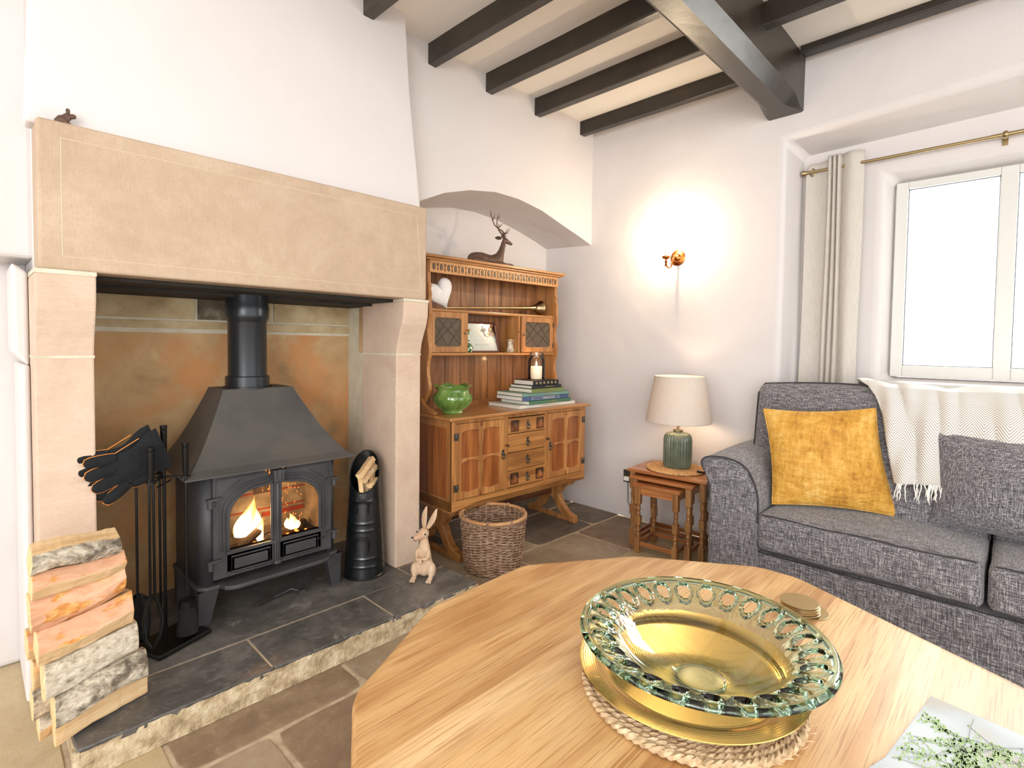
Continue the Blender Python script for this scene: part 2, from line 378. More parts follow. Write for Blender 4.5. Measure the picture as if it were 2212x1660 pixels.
M['wicker'] = noisy('brown willow', [(.28, '#5a402e'), (.45, '#8c6c52'), (.6, '#ab9079'), (.78, '#c9b39d')], 34, (1, 1, 3), rough=.55)
M['wickerrim'] = noisy('peeled cane', [(.3, '#a9794e'), (.7, '#c99b6c')], 14, rough=.5)
def glass(name, tint, dens=0, ior=1.45, absorb=None, rough=0.0):
    n = NT(name); n.set(tint, rough, 0); n.b.inputs['Transmission Weight'].default_value = 1; n.b.inputs['IOR'].default_value = ior
    if dens:
        va = n.n('VolumeAbsorption'); va.inputs[0].default_value = srgb(absorb); va.inputs[1].default_value = dens; n.l(va.outputs[0], n.out.inputs['Volume'])
    return n.mat
M['bowlglass'] = glass('sea green glass', '#f6fdf9', 34, 1.46, '#6fbf94')
def thinglass(name, tint, refl=.08, rough=.02):
    n = NT(name); t = n.n('BsdfTransparent'); t.inputs[0].default_value = srgb(tint); g = n.n('BsdfGlossy'); g.inputs['Roughness'].default_value = rough
    mx = n.n('MixShader'); fr = n.n('Fresnel'); fr.inputs[0].default_value = 1.45
    n.l(fr.outputs[0], mx.inputs[0])
    n.l(t.outputs[0], mx.inputs[1]); n.l(g.outputs[0], mx.inputs[2]); n.l(mx.outputs[0], n.out.inputs[0]); return n.mat
M['pane'] = thinglass('window glass', '#fbfdfc'); M['stoveglass'] = thinglass('stove glass', '#ece6de'); M['jarglass'] = thinglass('jar glass', '#f4f6f4', rough=.05)
M['leadglass'] = thinglass('old leaded glass', '#e4e1d8', rough=.25)
M['upvc'] = flat('white window frame', '#d3d1cb', .4)
M['lead'] = flat('lead came', '#56534e', .5, .6); M['gasket'] = flat('grey glazing gasket', '#55585a', .6)
M['greenglaze'] = noisy('leaf green glaze', [(.3, '#4a6a2c'), (.55, '#6f9146'), (.8, '#a5bd80')], 9, rough=.12, Coat_Weight=.6)
M['greylampglaze'] = noisy('sage ribbed glaze', [(.3, '#4c574c'), (.55, '#66705f'), (.8, '#8f8b70')], 7, rough=.2, Coat_Weight=.5)
M['whiteheart'] = noisy('white textured plaster', [(.3, '#e6e4e2'), (.7, '#f2f0ee')], 20, rough=.9, bump=.8, bscale=60, bd=.006)
M['stag'] = noisy('brown cast iron', [(.3, '#4a352b'), (.6, '#64493b'), (.8, '#7b5c4a')], 14, rough=.5, metal=.2, bump=.2, bscale=60)
M['rabbit'] = noisy('pale carved limewood', [(.3, '#bd9677'), (.5, '#cfb293'), (.75, '#dcc8ad')], 9, (1, 1, .6), rough=.55, bump=.2, bscale=60)
M['black'] = flat('black', '#060606', .3); M['white'] = flat('white', '#f4f2ee', .6)
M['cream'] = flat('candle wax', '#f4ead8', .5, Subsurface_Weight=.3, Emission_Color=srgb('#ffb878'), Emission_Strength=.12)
M['paper'] = flat('cream paper', '#efe9de', .8); M['ink'] = flat('grey ink', '#8a857c', .8)
M['pages'] = noisy('book pages', [(.3, '#cfc6b4'), (.7, '#ebe4d6')], 3, (1, 1, 300), rough=.9)
M['redwood'] = flat('mahogany frame', '#5a2415', .3)
def oldglass():
    n = NT('seeded leaded glass'); n.set('#7a6a58', .22); t = n.n('BsdfTransparent'); t.inputs[0].default_value = srgb('#e4e0d6'); mx = n.n('MixShader'); mx.inputs[0].default_value = .5
    n.l(n.b.outputs[0], mx.inputs[1]); n.l(t.outputs[0], mx.inputs[2]); n.l(mx.outputs[0], n.out.inputs[0]); return n.mat
M['leadglass'] = oldglass()
def emit(name, col, strength):
    n = NT(name); e = n.n('Emission'); e.inputs[0].default_value = srgb(col); e.inputs[1].default_value = strength; n.l(e.outputs[0], n.out.inputs[0]); return n.mat
M['bulb'] = emit('lit bulb', '#ffe2b0', 30); M['candleflame'] = emit('candle flame', '#ffc68a', 12); M['ember'] = emit('glowing ember', '#ff7a30', 4.0)
def flame():
    n = NT('wood flame'); sep = n.n('SeparateXYZ'); n.l(n.tc.outputs['Generated'], sep.inputs[0]); lw = n.n('LayerWeight'); lw.inputs[0].default_value = .35
    z = sep.outputs[2]; nz = n.noise(n.mapping((12, 12, 5)), 1.5, 3)
    t = n.math('ADD', n.math('ADD', n.math('MULTIPLY', z, .55), n.math('MULTIPLY', lw.outputs['Facing'], .6)), n.math('MULTIPLY', nz, .25))
    e = n.n('Emission'); n.l(n.ramp(t, [(.25, '#fff3d6'), (.5, '#ffd58a'), (.7, '#ff9a3c'), (.95, '#e0501a')]), e.inputs[0])
    n.l(n.math('MULTIPLY', n.math('SUBTRACT', 1.15, t), 4.2), e.inputs[1]); tr = n.n('BsdfTransparent'); mx = n.n('MixShader')
    n.l(n.ramp(t, [(.62, (0, 0, 0, 1)), (1.0, (.9, .9, .9, 1))]), mx.inputs[0]); n.l(e.outputs[0], mx.inputs[1]); n.l(tr.outputs[0], mx.inputs[2]); n.l(mx.outputs[0], n.out.inputs[0]); return n.mat
M['flame'] = flame()
M['firebrick'] = noisy('sooty fire brick', [(.3, '#5b544b'), (.55, '#7e766a'), (.8, '#a39b8c')], 14, rough=.95, bump=.4)
M['firebrick_red'] = noisy('dull red brick joint', [(.3, '#6b1d10'), (.7, '#93331c')], 14, rough=.9)  # mottled dull red for the joint lines between fire bricks
M['char'] = noisy('charred log', [(.3, '#14110e'), (.6, '#3c3229'), (.8, '#8a7f72')], 20, rough=.95, bump=.6)
M['potgreen'] = noisy('mottled green and white glaze', [(.4, '#1f4a28'), (.5, '#2f6a36'), (.56, '#e0e2cc'), (.7, '#f2f1e2')], 55, rough=.15)
M['potstripe'] = noisy('speckled brown glaze', [(.4, '#8b5a38'), (.5, '#c9b79c'), (.7, '#efe7d8')], 120, (1, 1, .3), rough=.3)
M['mirrorbrass'] = flat('bronzed mirror', '#b8a67f', .32, 1)
for k, c in dict(bk_black='#1b1c22', bk_ink='#23262b', bk_olive='#6f7d48', bk_teal='#6c8c80', bk_blue='#46587a', bk_green='#477055', bk_cream='#d2ccbe').items(): M[k] = flat(k+' cloth', c, .5)
M['gilt'] = flat('gilt lettering', '#cdb27a', .35, .6)
M['pebble'] = flat('grey plastic', '#9aa2aa', .35)

# ------------------------------------------------------------------ SETTING
XW, YA, YB, YC, CEIL = 3.325, 2.40, 2.85, 2.27, 2.885
# floor: grout bed with individual flags laid in courses
fb = MB(); fb.box(-3, 4.2, -3.2, 3.3, -.06, -.004, 0)
rows = [(3.3, 2.73, [-3, -1.2, -.2, .7, 1.5, 2.1, 2.77, 3.4, 4.2]), (2.73, 2.545, None), (2.545, 2.113, [.19, .9, 1.72, 2.445, 3.02, 3.7]),
        (2.113, 1.68, [-.0, .405, .99, 1.62, 2.2, 2.80, 3.32, 4]), (1.68, 1.18, [-2.9, -2.2, -1.4, -.6, .1, .655, 1.3, 2.05, 2.62, 3.32, 4]),
        (1.18, .62, [-2.9, -2.1, -1.2, -.4, .4, 1.05, 1.8, 2.6, 3.3, 4]), (.62, 0, [-2.9, -2.2, -1.4, -.5, .3, 1.0, 1.7, 2.5, 3.4, 4]), (0, -.6, [-2.9, -2, -1.2, -.3, .6, 1.3, 2.2, 3, 4]),
        (-.6, -1.3, [-2.9, -2.2, -1.4, -.5, .3, 1.0, 1.7, 2.5, 3.4, 4]), (-1.3, -2.2, [-2.9, -2, -1.2, -.3, .6, 1.3, 2.2, 3, 4]), (-2.2, -3.1, [-2.9, -2.2, -1.4, -.5, .3, 1.0, 1.7, 2.5, 3.4, 4])]
def flag(x0, x1, y0, y1, mi):
    g = .0085; n = 8; pts = []
    x0 += g; x1 -= g; y0 += g; y1 -= g
    for a, b in (((x0, y0), (x1, y0)), ((x1, y0), (x1, y1)), ((x1, y1), (x0, y1)), ((x0, y1), (x0, y0))):
        for k in range(n):
            t = k/n; x = a[0]+(b[0]-a[0])*t; y = a[1]+(b[1]-a[1])*t
            d = noise.noise_vector(Vector((x*6, y*6, mi*3)))*.007
            if k == 0: d = Vector(((x0+x1)/2-x, (y0+y1)/2-y, 0)).normalized()*.012
            pts.append((x+d.x, y+d.y))
    fb.prism(pts, 'z', -.02, 0, mi)
fmat = {0: 1, 1: 2, 2: 3, 3: 1, 4: 2}
special = {(.19, 2.113): 2, (2.445, 2.113): 2, (3.02, 2.113): 2, (2.2, 1.68): 1, (2.80, 1.68): 3, (.405, 1.68): 3, (0, 1.68): 4, (.1, 1.18): 1, (.655, 1.18): 3, (1.62, 1.68): 1, (.99, 1.68): 1, (1.72, 2.113): 1, (2.77, 2.73): 2}
fb2 = []
flag(2.1, 2.77, 2.55, 2.9, 1); flag(2.77, 3.42, 2.55, 2.9, 2); flag(1.72, 2.1, 2.55, 2.9, 2)
flag(-1.0, .185, 1.69, 2.80, 4); flag(-2.9, -1.0, 1.69, 2.8, 1)
for (y1, y0, xs) in rows[2:]:
    for a, b in zip(xs[:-1], xs[1:]):
        if y0 >= 1.68 and b <= .45 and a < .4 and y0 < 2.1:
            if a > -.05 and b < .41: flag(.19, .405, y0, y1, 4)
            continue
        k = next((v for q, v in special.items() if abs(q[0]-a) < .01 and abs(q[1]-y0) < .01), None)
        flag(a, b, y0, y1, k if k else random.choice((1, 1, 2, 3, 4)))
struct(fb.build('floor', [M['grout'], M['flag1'], M['flag2'], M['flag3'], M['flag4']], bevel=.003))

# ceiling
cb = MB(); cb.box(-2.6, 3.7, -3.1, 3.0, CEIL, CEIL+.1); struct(cb.build('ceiling', M['ceiling']))

# window side wall with its deep recess
wb = MB()
def quad(a, b, c, d, mi=0, B=None): (B or wb).add([a, b, c, d], [(0, 1, 2, 3)], mi, True)
def zt(y): return 2.447+(1.04-y)*.062/1.0 if y > -.4 else 2.535
def zt2(y): return 2.418+(1.01-y)*.018
YJ, YJ2, YE = 1.04, 1.012, -1.45
ys = [YJ, .8, .5, .2, -.1, -.4, -.9, YE]
quad((XW, 2.86, 0), (XW, YJ, 0), (XW, YJ, zt(YJ)), (XW, 2.86, zt(YJ))); quad((XW, 2.86, zt(YJ)), (XW, YJ, zt(YJ)), (XW, YJ, 2.95), (XW, 2.86, 2.95))
for a, b in zip(ys[:-1], ys[1:]):
    quad((XW, a, zt(a)), (XW, b, zt(b)), (XW, b, 2.95), (XW, a, 2.95))
    a2 = YJ2 if a == YJ else a; b2 = YE if b == YE else b
    quad((XW, a, zt(a)), (XW, b, zt(b)), (3.6, b2, zt2(b2)), (3.6, a2, zt2(a2)))
quad((XW, YJ, 0), (3.6, YJ2, 0), (3.6, YJ2, zt2(YJ2)), (XW, YJ, zt(YJ))); quad((XW, YE, 0), (3.6, YE, 0), (3.6, YE, zt2(YE)), (XW, YE, zt(YE)))
quad((XW, YE, 0), (XW, -3.1, 0), (XW, -3.1, zt(YE)), (XW, YE, zt(YE))); quad((XW, YE, zt(YE)), (XW, -3.1, zt(YE)), (XW, -3.1, 2.95), (XW, YE, 2.95))
WY0, WY1, WZ0, WZ1 = .60, -.92, 1.06, 2.235     # opening in the recess's back plane
FY0, FY1, FZ0, FZ1 = .561, -.86, 1.088, 2.192   # window frame outer
def colz(y, ya, yb): return
bk = [YJ2]+[v for v in ys[1:-1] if v > WY0+.02 or True]
quad((3.6, YJ2, 0), (3.6, WY0, 0), (3.6, WY0, WZ0), (3.6, YJ2, WZ0)); quad((3.6, YJ2, WZ0), (3.6, WY0, WZ0), (3.6, WY0, WZ1), (3.6, YJ2, WZ1))
quad((3.6, WY0, 0), (3.6, WY1, 0), (3.6, WY1, WZ0), (3.6, WY0, WZ0)); quad((3.6, WY1, 0), (3.6, YE, 0), (3.6, YE, WZ0), (3.6, WY1, WZ0)); quad((3.6, WY1, WZ0), (3.6, YE, WZ0), (3.6, YE, WZ1), (3.6, WY1, WZ1))
quad((3.6, YJ2, WZ1), (3.6, WY0, WZ1), (3.6, WY0, zt2(WY0)), (3.6, YJ2, zt2(YJ2))); quad((3.6, WY0, WZ1), (3.6, WY1, WZ1), (3.6, WY1, zt2(WY1)), (3.6, WY0, zt2(WY0))); quad((3.6, WY1, WZ1), (3.6, YE, WZ1), (3.6, YE, zt2(YE)), (3.6, WY1, zt2(WY1)))
for (p, q) in (((WY0, WZ0, FY0, FZ0), (WY0, WZ1, FY0, FZ1)), ((WY0, WZ1, FY0, FZ1), (WY1, WZ1, FY1, FZ1)), ((WY1, WZ1, FY1, FZ1), (WY1, WZ0, FY1, FZ0)), ((WY1, WZ0, FY1, FZ0), (WY0, WZ0, FY0, FZ0))):
    quad((3.6, p[0], p[1]), (3.6, q[0], q[1]), (3.8, q[2], q[3]), (3.8, p[2], p[3]))
o = wb.build('wall_right', M['plaster'], merge=.002, bevel=.035, bseg=5, smooth=True); struct(o)
# window: frame, mullions, sashes, panes
wf = thing('window_1', 'white casement window blazing with daylight above the sofa', 'window', (3.745, (FY0+FY1)/2, FZ0)); wf['kind'] = 'structure'; del wf['category']
f = MB(); X0, X1 = 3.725, 3.785
def bar(y0, y1, z0, z1, x0=X0, x1=X1, mi=0): f.box(x0, x1, min(y0, y1), max(y0, y1), z0, z1, mi)
bar(FY0, .505, FZ0, FZ1); bar(FY1+.056, FY1, FZ0, FZ1)
for a, b in ((.12, .052), (-.333, -.401)): bar(a, b, FZ0, FZ1)
for a, b in ((.505, .12), (.052, -.333), (-.401, FY1+.056)): bar(a, b, FZ0, FZ0+.065); bar(a, b, FZ1-.04, FZ1)
f.build('frame', M['upvc'], wf, True, bevel=.004)
for a, b in ((.505, .12), (.052, -.333), (-.401, -.804)):
    g = MB(); g.box(3.752, 3.758, b, a, FZ0+.065, FZ1-.04); p = g.build('pane', M['pane'], wf, True)
    f = MB(); s_ = .0035
    for q in ((a, a-s_, FZ0+.065, FZ1-.04), (b+s_, b, FZ0+.065, FZ1-.04), (a, b, FZ0+.065, FZ0+.065+s_), (a, b, FZ1-.04-s_, FZ1-.04)): bar(*q, 3.745, 3.765)
    f.build('glazing_gasket', M['gasket'], wf, True)
sb = MB(); sb.box(3.50, 3.73, WY1-.02, WY0+.01, 1.045, 1.068); struct(sb.build('trim_1', M['upvc'], bevel=.006))

# arched alcove wall behind the dresser
ab = MB(); AX0 = 1.60
arch = [(1.60, 1.93), (1.747, 2.029), (1.904, 2.102), (2.096, 2.159), (2.305, 2.192), (2.515, 2.192), (2.745, 2.161), (3.0, 2.093), (3.17, 2.05), (XW, 2.007)]
aback = [(1.60, 1.95), (1.80, 2.05), (1.96, 2.095), (2.14, 2.14), (2.33, 2.175), (2.54, 2.185), (2.76, 2.165), (3.0, 2.118), (3.17, 2.075), (XW, 2.028)]
for i in range(len(arch)-1):
    (x0, z0), (x1, z1) = arch[i], arch[i+1]; (p0, q0), (p1, q1) = aback[i], aback[i+1]
    quad((x0, YA, z0), (x1, YA, z1), (x1, YA, 2.95), (x0, YA, 2.95), 0, ab)
    quad((x0, YA, z0), (x1, YA, z1), (p1, YB, q1), (p0, YB, q0), 0, ab)
    quad((p0, YB, 0), (p1, YB, 0), (p1, YB, q1), (p0, YB, q0), 0, ab)
struct(ab.build('wall_back', M['plaster'], merge=.001, smooth=False))

# chimney breast above and beside the fireplace, and the plain wall beyond it
cbm = MB(); XL, XR = .145, 1.66
cbm.prism([(.135, 1.93), (1.65, 1.93), (1.635, 2.06), (1.58, 2.5), (1.545, 2.95), (.16, 2.95), (.15, 2.3)], 'y', YC, 2.36)
cbm.box(.16, 1.60, 2.36, YB+.02, 1.478, 2.95)
cbm.box(1.602, 1.65, 2.603, YB+.02, .096, 1.478); cbm.prism([(1.59, 1.478), (1.65, 1.478), (1.65, 1.95), (1.63, 2.06), (1.575, 2.5), (1.54, 2.95), (1.5, 2.95), (1.5, 1.6)], 'y', 2.358, YB+.02)
cbm.box(.120, .1462, 2.40, 2.728, 0, 1.16); cbm.prism([(.105, 1.2), (.1462, 1.15), (.1462, 1.47), (.105, 1.50)], 'y', 2.42, 2.728)
struct(cbm.build('wall_chimney', M['plaster'], bevel=.012, bseg=3))
lw = MB(); lw.box(-2.6, .166, 2.73, 2.83, 0, 2.95); lw.box(.03, .17, 2.45, 2.73, 1.52, 2.95); struct(lw.build('wall_left', M['plaster'], bevel=.02, bseg=3))

# fireplace surround: lintel, corbelled jambs, and the recess lining
fp = thing('fireplace_surround', 'massive pale sandstone fireplace surround with a single deep lintel', 'fireplace', (.9, 2.3, .093))
lb = MB(); lb.box(.157, 1.635, 2.20, 2.355, 1.466, 1.932, 0); lin = lb.build('lintel', [M['lintel']], fp, True, bevel=.010, bseg=3)
m = MB(); y = 2.1988
for a, b in (((.215, 1.51), (1.60, 1.51)), ((.215, 1.88), (1.575, 1.88)), ((.215, 1.51), (.215, 1.88)), ((1.60, 1.51), (1.575, 1.88))):
    m.tube([(a[0], y+.001, a[1]), ((a[0]+b[0])/2, y+.001, (a[1]+b[1])/2+.001), (b[0], y+.001, b[1])], .0011, 4)
m.build('incised_border', M['chalk'], lin, False) if False else m.build('incised_border', M['chalk'], fp, True)
for s_, (a, b) in (('l', (.147, .300)), ('r', (1.503, 1.652))):
    jb = MB(); YS, YT = 2.27, 2.205
    prof = [(YS, .093), (YS, 1.186), (YS-.004, 1.21), (YS-.014, 1.25), (YS-.034, 1.30), (YS-.052, 1.34), (YS-.062, 1.38), (YT, 1.43), (YT, 1.455), (2.60, 1.455), (2.60, .093)]
    jb.prism(prof, 'x', a, b, 0); j = jb.build('jamb', M['jamb'], fp, True, bevel=.006)
    k = MB(); k.box(a-.001, b+.001, YS-.0015, 2.6, 1.183, 1.192); k.build('mortar_joint', M['mortar'], fp, True)
    k = MB(); k.box(a-.001, b+.001, YT-.001, 2.6, 1.453, 1.467); k.build('mortar_joint', M['mortar'], fp, True)
ln = MB()
ln.box(.20, 1.58, 2.80, 2.9, .093, 1.30, 0)
xs = [.2, .750, .905, 1.10, 1.55]; mts = [1, 2, 1, 1]
for a, b, t in zip(xs[:-1], xs[1:], mts): ln.box(a+.006, b-.006, 2.793, 2.86, 1.345, 1.45, t)
ln.box(.2, 1.56, 2.799, 2.87, 1.28, 1.45, 3)
ln.box(.2, 1.0, 2.796, 2.8, 1.30, 1.335, 1); ln.box(1.0, 1.55, 2.79, 2.8, 1.295, 1.335, 1)
ln.box(1.53, 1.598, 2.603, 2.82, .093, 1.46, 3); ln.box(1.513, 1.54, 2.62, 2.655, 1.19, 1.44, 0)
ln.box(.168, .21, 2.58, 2.82, .093, 1.46, 0)
ln.build('fireback', [M['firestone'], M['firestone_pale'], M['firestone_dark'], M['mortar']], fp, True, bevel=.006)
pl = MB(); pl.box(.2, 1.56, 2.5, 2.82, 1.440, 1.475); pl.box(.3, 1.503, 2.30, 2.5, 1.452, 1.466); pl.build('register_plate', M['soot'], fp, True)

# hearth
ht = thing('hearth', 'raised slate hearth with a rough pale stone kerb', 'hearth', (.95, 2.0, 0))
kb = MB()
def kern(u, v):
    x = .19+u*(1.705-.19); z = .001+v*.084; d = noise.noise(Vector((x*9, z*30, 2)))*.006+noise.noise(Vector((x*33, z*60, 7)))*.004
    return (x, 1.868+d*(.4+v)+(1-v)*-.006, z)
kb.grid(kern, 140, 8, mi=0); kb.box(.192, 1.703, 1.878, 2.82, .001, .080, 0)
kb.prism([(1.86, 0), (1.90, 0), (1.90, .086), (1.866, .086)], 'x', .185, .20, 0)
kb.build('kerb', M['kerb'], ht, True)
def hslab(x0, x1, y0, y1, rough_front=False):
    b = MB(); n = 40; pts = []
    for k in range(n+1):
        x = x0+.004+(x1-x0-.008)*k/n; d = (noise.noise(Vector((x*14, 3, 1)))*.005+noise.noise(Vector((x*50, 1, 1)))*.0035) if rough_front else 0
        pts.append((x, y0+.004+d+(.006 if rough_front else 0)))
    pts += [(x1-.004, y1-.004), (x0+.004, y1-.004)]
    b.prism(pts, 'z', .070, .093, 0); return b
for q in ((.19, .735, 1.86, 2.125, True), (.735, 1.237, 1.86, 2.125, True), (1.237, 1.705, 1.86, 2.13, True), (.19, 1.517, 2.125, 2.82, False), (1.517, 1.705, 2.13, 2.27, False)):
    hslab(*q).build('slate_slab', M['slate'], ht, True, bevel=.003)
g = MB(); g.box(.195, 1.70, 1.885, 2.81, .07, .0905); g.build('joint_bed', M['grout'], ht, True)

# beams
def joist(x, y0, y1, zb=2.782, w=.062, lab='', hh=.105):
    b = MB(); n = 24
    def fn(u, v):
        y = y0+(y1-y0)*v; k = u*4; i = int(k) % 4
        c = [(x-w/2, zb), (x+w/2, zb), (x+w/2, zb+hh+.02), (x-w/2, zb+hh+.02)][i]
        d = noise.noise(Vector((x*3+i*5, y*3.1, 2)))*.005
        return (c[0]+d, y, c[1]+d*.8)
    b.grid(fn, 4, n, cu=True, smooth=False)
    o = b.build('ceiling_joist', M['beam'], bevel=.006); tag(o, lab, 'beam', 'black ceiling joists'); return o
J = [(-1.38, YC, 'black ceiling joist furthest from the window over the room'), (-.5, YC, 'black ceiling joist over the open floor in front of the chimney breast'),
     (.87, YC, 'black ceiling joist over the stove'), (1.342, YC, 'black joist whose short end shows at the chimney breast'),
     (1.812, YA, 'black joist nearest the chimney breast corner above the arched alcove'), (2.245, YA, 'black joist ending above the crown of the arch'),
     (2.69, YA, 'black joist ending above the stag end of the alcove'), (3.19, YA, 'black joist running closest along the wall with the lit sconce')]
for x, ye, lab in J[3:]:
    joist(x, -1.2 if x < 3 else 1.14, ye+.02, 2.775 if x < 3 else 2.79, .058, lab)
joist(3.215, -1.5, .93, 2.845, .075, 'black joist along the window wall beyond the big beam', .05)
joist(2.86, -1.5, .93, 2.80, .075, 'black joist second from the window wall beyond the big beam', .09) if False else None
# main beam with stopped chamfers
mb = MB(); zb, za = 2.585, 2.625; yl, yr, ch = 1.135, .955, .04
def bm_sec(x):
    t = max(0, min(1, (XW-.03-x)/.16)); c = ch*t*t*(3-2*t)+.004
    zz = zb+.0
    return [(yl-c, zz), (yl, zz+c), (yl, 2.95), (yr-.01, 2.95), (yr-.01, zz+c*1.3), (yr+c*1.0, zz)]
xs = [XW, XW-.03]+[XW-.03-.16*k/8 for k in range(1, 9)]+[XW-.19-3.6*k/30 for k in range(1, 31)]
V = []; Fc = []
for i, x in enumerate(xs):
    for k, (yy, z) in enumerate(bm_sec(x)):
        d = noise.noise(Vector((x*2.3, k*2, 5)))*.006; V.append((x, yy+d, z+d*.6))
for i in range(len(xs)-1):
    for k in range(6): Fc.append((i*6+k, i*6+(k+1) % 6, (i+1)*6+(k+1) % 6, (i+1)*6+k))
Fc += [tuple(range(6)), tuple(range((len(xs)-1)*6+5, (len(xs)-1)*6-1, -1))]
mb.add(V, Fc); tag(mb.build('main_beam', M['beam']), 'heavy dark cross beam with chamfered edges carrying the joists', 'beam')
# ------------------------------------------------------------------ STOVE
HZ = .093
st = thing('wood_stove', 'black cast iron double door wood stove with a sloping hood', 'stove', (.92, 2.48, HZ))
SX0, SX1, SY0, SY1, SZ0, SZ1 = .645, 1.195, 2.315, 2.66, .262, .704
# body: rounded front corners, firebox open at the front
def rrect(x0, x1, y0, y1, r, seg=6, back=True):
    pts = []
    for cx, cy, a0 in ((x1-r, y0+r, -PI/2), (x1-.01, y1-.01, 0), (x0+.01, y1-.01, PI/2), (x0+r, y0+r, PI)):
        rr = r if cy < (y0+y1)/2 else .01
        for k in range(seg+1):
            a = a0+PI/2*k/seg; pts.append((cx+rr*math.cos(a), cy+rr*math.sin(a)))
    return pts
b = MB(); P = rrect(SX0-.02, SX1+.015, SY0, SY1, .05); n = len(P)
# side shell split so the front between the corners stays open
front_gap = [(x, y) for x, y in P]
V = [(x, y, SZ0) for x, y in P]+[(x, y, SZ1) for x, y in P]
i1 = 6  # last vertex of the first rounded corner
Fc = [(i, (i+1) % n, n+(i+1) % n, n+i) for i in range(n-1)]   # leaves the straight front open
b.add(V, Fc, 0, True); b.box(SX0-.01, SX1+.01, SY0+.05, SY1-.01, SZ0, SZ0+.012); b.box(SX0, SX1, SY0+.02, SY1-.01, SZ1-.012, SZ1)
o = b.build('body', M['castiron'], st, True, solid=-.008)
fbk = MB(); fbk.box(SX0+.01, SX1-.01, 2.60, 2.615, .30, .69, 0); fbk.box(SX0+.0, SX0+.015, 2.34, 2.61, .30, .69, 0); fbk.box(SX1-.015, SX1, 2.34, 2.61, .30, .69, 0)
for z in (.44, .52, .60): fbk.box(SX0+.012, SX1-.012, 2.596, 2.601, z, z+.006, 1)
fbk.box(.97, 1.17, 2.594, 2.6, .405, .425, 1); fbk.box(.93, 1.0, 2.594, 2.6, .52, .69, 2)
fbk.box(SX0+.01, SX1-.01, 2.34, 2.61, .275, .335, 2)
fbk.build('firebrick_lining', [M['firebrick'], M['firebrick_red'], M['char']], st, True)
# base shelf with lip
bp = MB(); bp.prism(rrect(.612, 1.222, 2.295, 2.665, .05), 'z', .245, .264)
lipp = [(.69, 2.30), (.70, 2.262), (.72, 2.245), (.75, 2.238), (1.10, 2.238), (1.13, 2.245), (1.15, 2.262), (1.16, 2.30)]
bp.prism(lipp, 'z', .247, .266); bp.build('base_shelf', M['castiron'], st, True, bevel=.006, bseg=3)
for x, sx in ((.655, 1), (1.185, -1)):
    for y, sy in ((2.33, 1), (2.63, -1)):
        l = MB(); w0, w1 = .048, .026
        def fn(u, v): 
            k = int(u*4) % 4; w = w0*(1-v)+w1*v; z = .248-(.248-HZ)*v; dx = (-.018)*sx*v
            q = ((-w, -w), (w, -w), (w, w), (-w, w))[k]; return (x+dx+q[0]*.8, y+q[1]*.6, z)
        l.grid(fn, 4, 6, cu=True, smooth=False); l.box(x-.018*sx-w1*.85, x-.018*sx+w1*.85, y-w1*.65, y+w1*.65, HZ, HZ+.006)
        l.build('leg', M['castiron'], st, True, bevel=.004)
# hood: curved pyramid
hd = MB(); base = ((.560, 2.245), (1.262, 2.245), (1.262, 2.70), (.560, 2.70)); top = ((.760, 2.46), (1.06, 2.46), (1.06, 2.66), (.760, 2.66))
def hfn(u, v):
    k = u*4; i = int(k) % 4; t = k-int(k); j = (i+1) % 4; s_ = 1-(1-v)**1.35 if False else v
    e = v**.72
    bx = base[i][0]*(1-t)+base[j][0]*t; by = base[i][1]*(1-t)+base[j][1]*t; tx = top[i][0]*(1-t)+top[j][0]*t; ty = top[i][1]*(1-t)+top[j][1]*t
    return (bx+(tx-bx)*e, by+(ty-by)*e, .716+(1.035-.716)*v)
hd.grid(hfn, 32, 14, cu=True, smooth=False); hd.box(.760, 1.06, 2.46, 2.66, 1.031, 1.036)
hd.prism([(.560, 2.245), (1.262, 2.245), (1.262, 2.70), (.560, 2.70)], 'z', .712, .716)
hd.build('hood', M['hoodmat'], st, True, merge=.0005)
fl = MB(); fc = (.893, 2.555, 0)
fl.lathe([(.001, 1.034), (.105, 1.034), (.105, 1.040), (.100, 1.041)], fc, 40); fl.lathe([(.092, 1.038), (.092, 1.085), (.090, 1.088), (.083, 1.089), (.083, 1.09)], fc, 40)
fl.lathe([(.081, 1.085), (.081, 1.33), (.083, 1.335), (.089, 1.35), (.091, 1.36), (.091, 1.40), (.088, 1.41), (.088, 1.452)], fc, 40)
fl.build('flue_pipe', M['flue'], st, True)
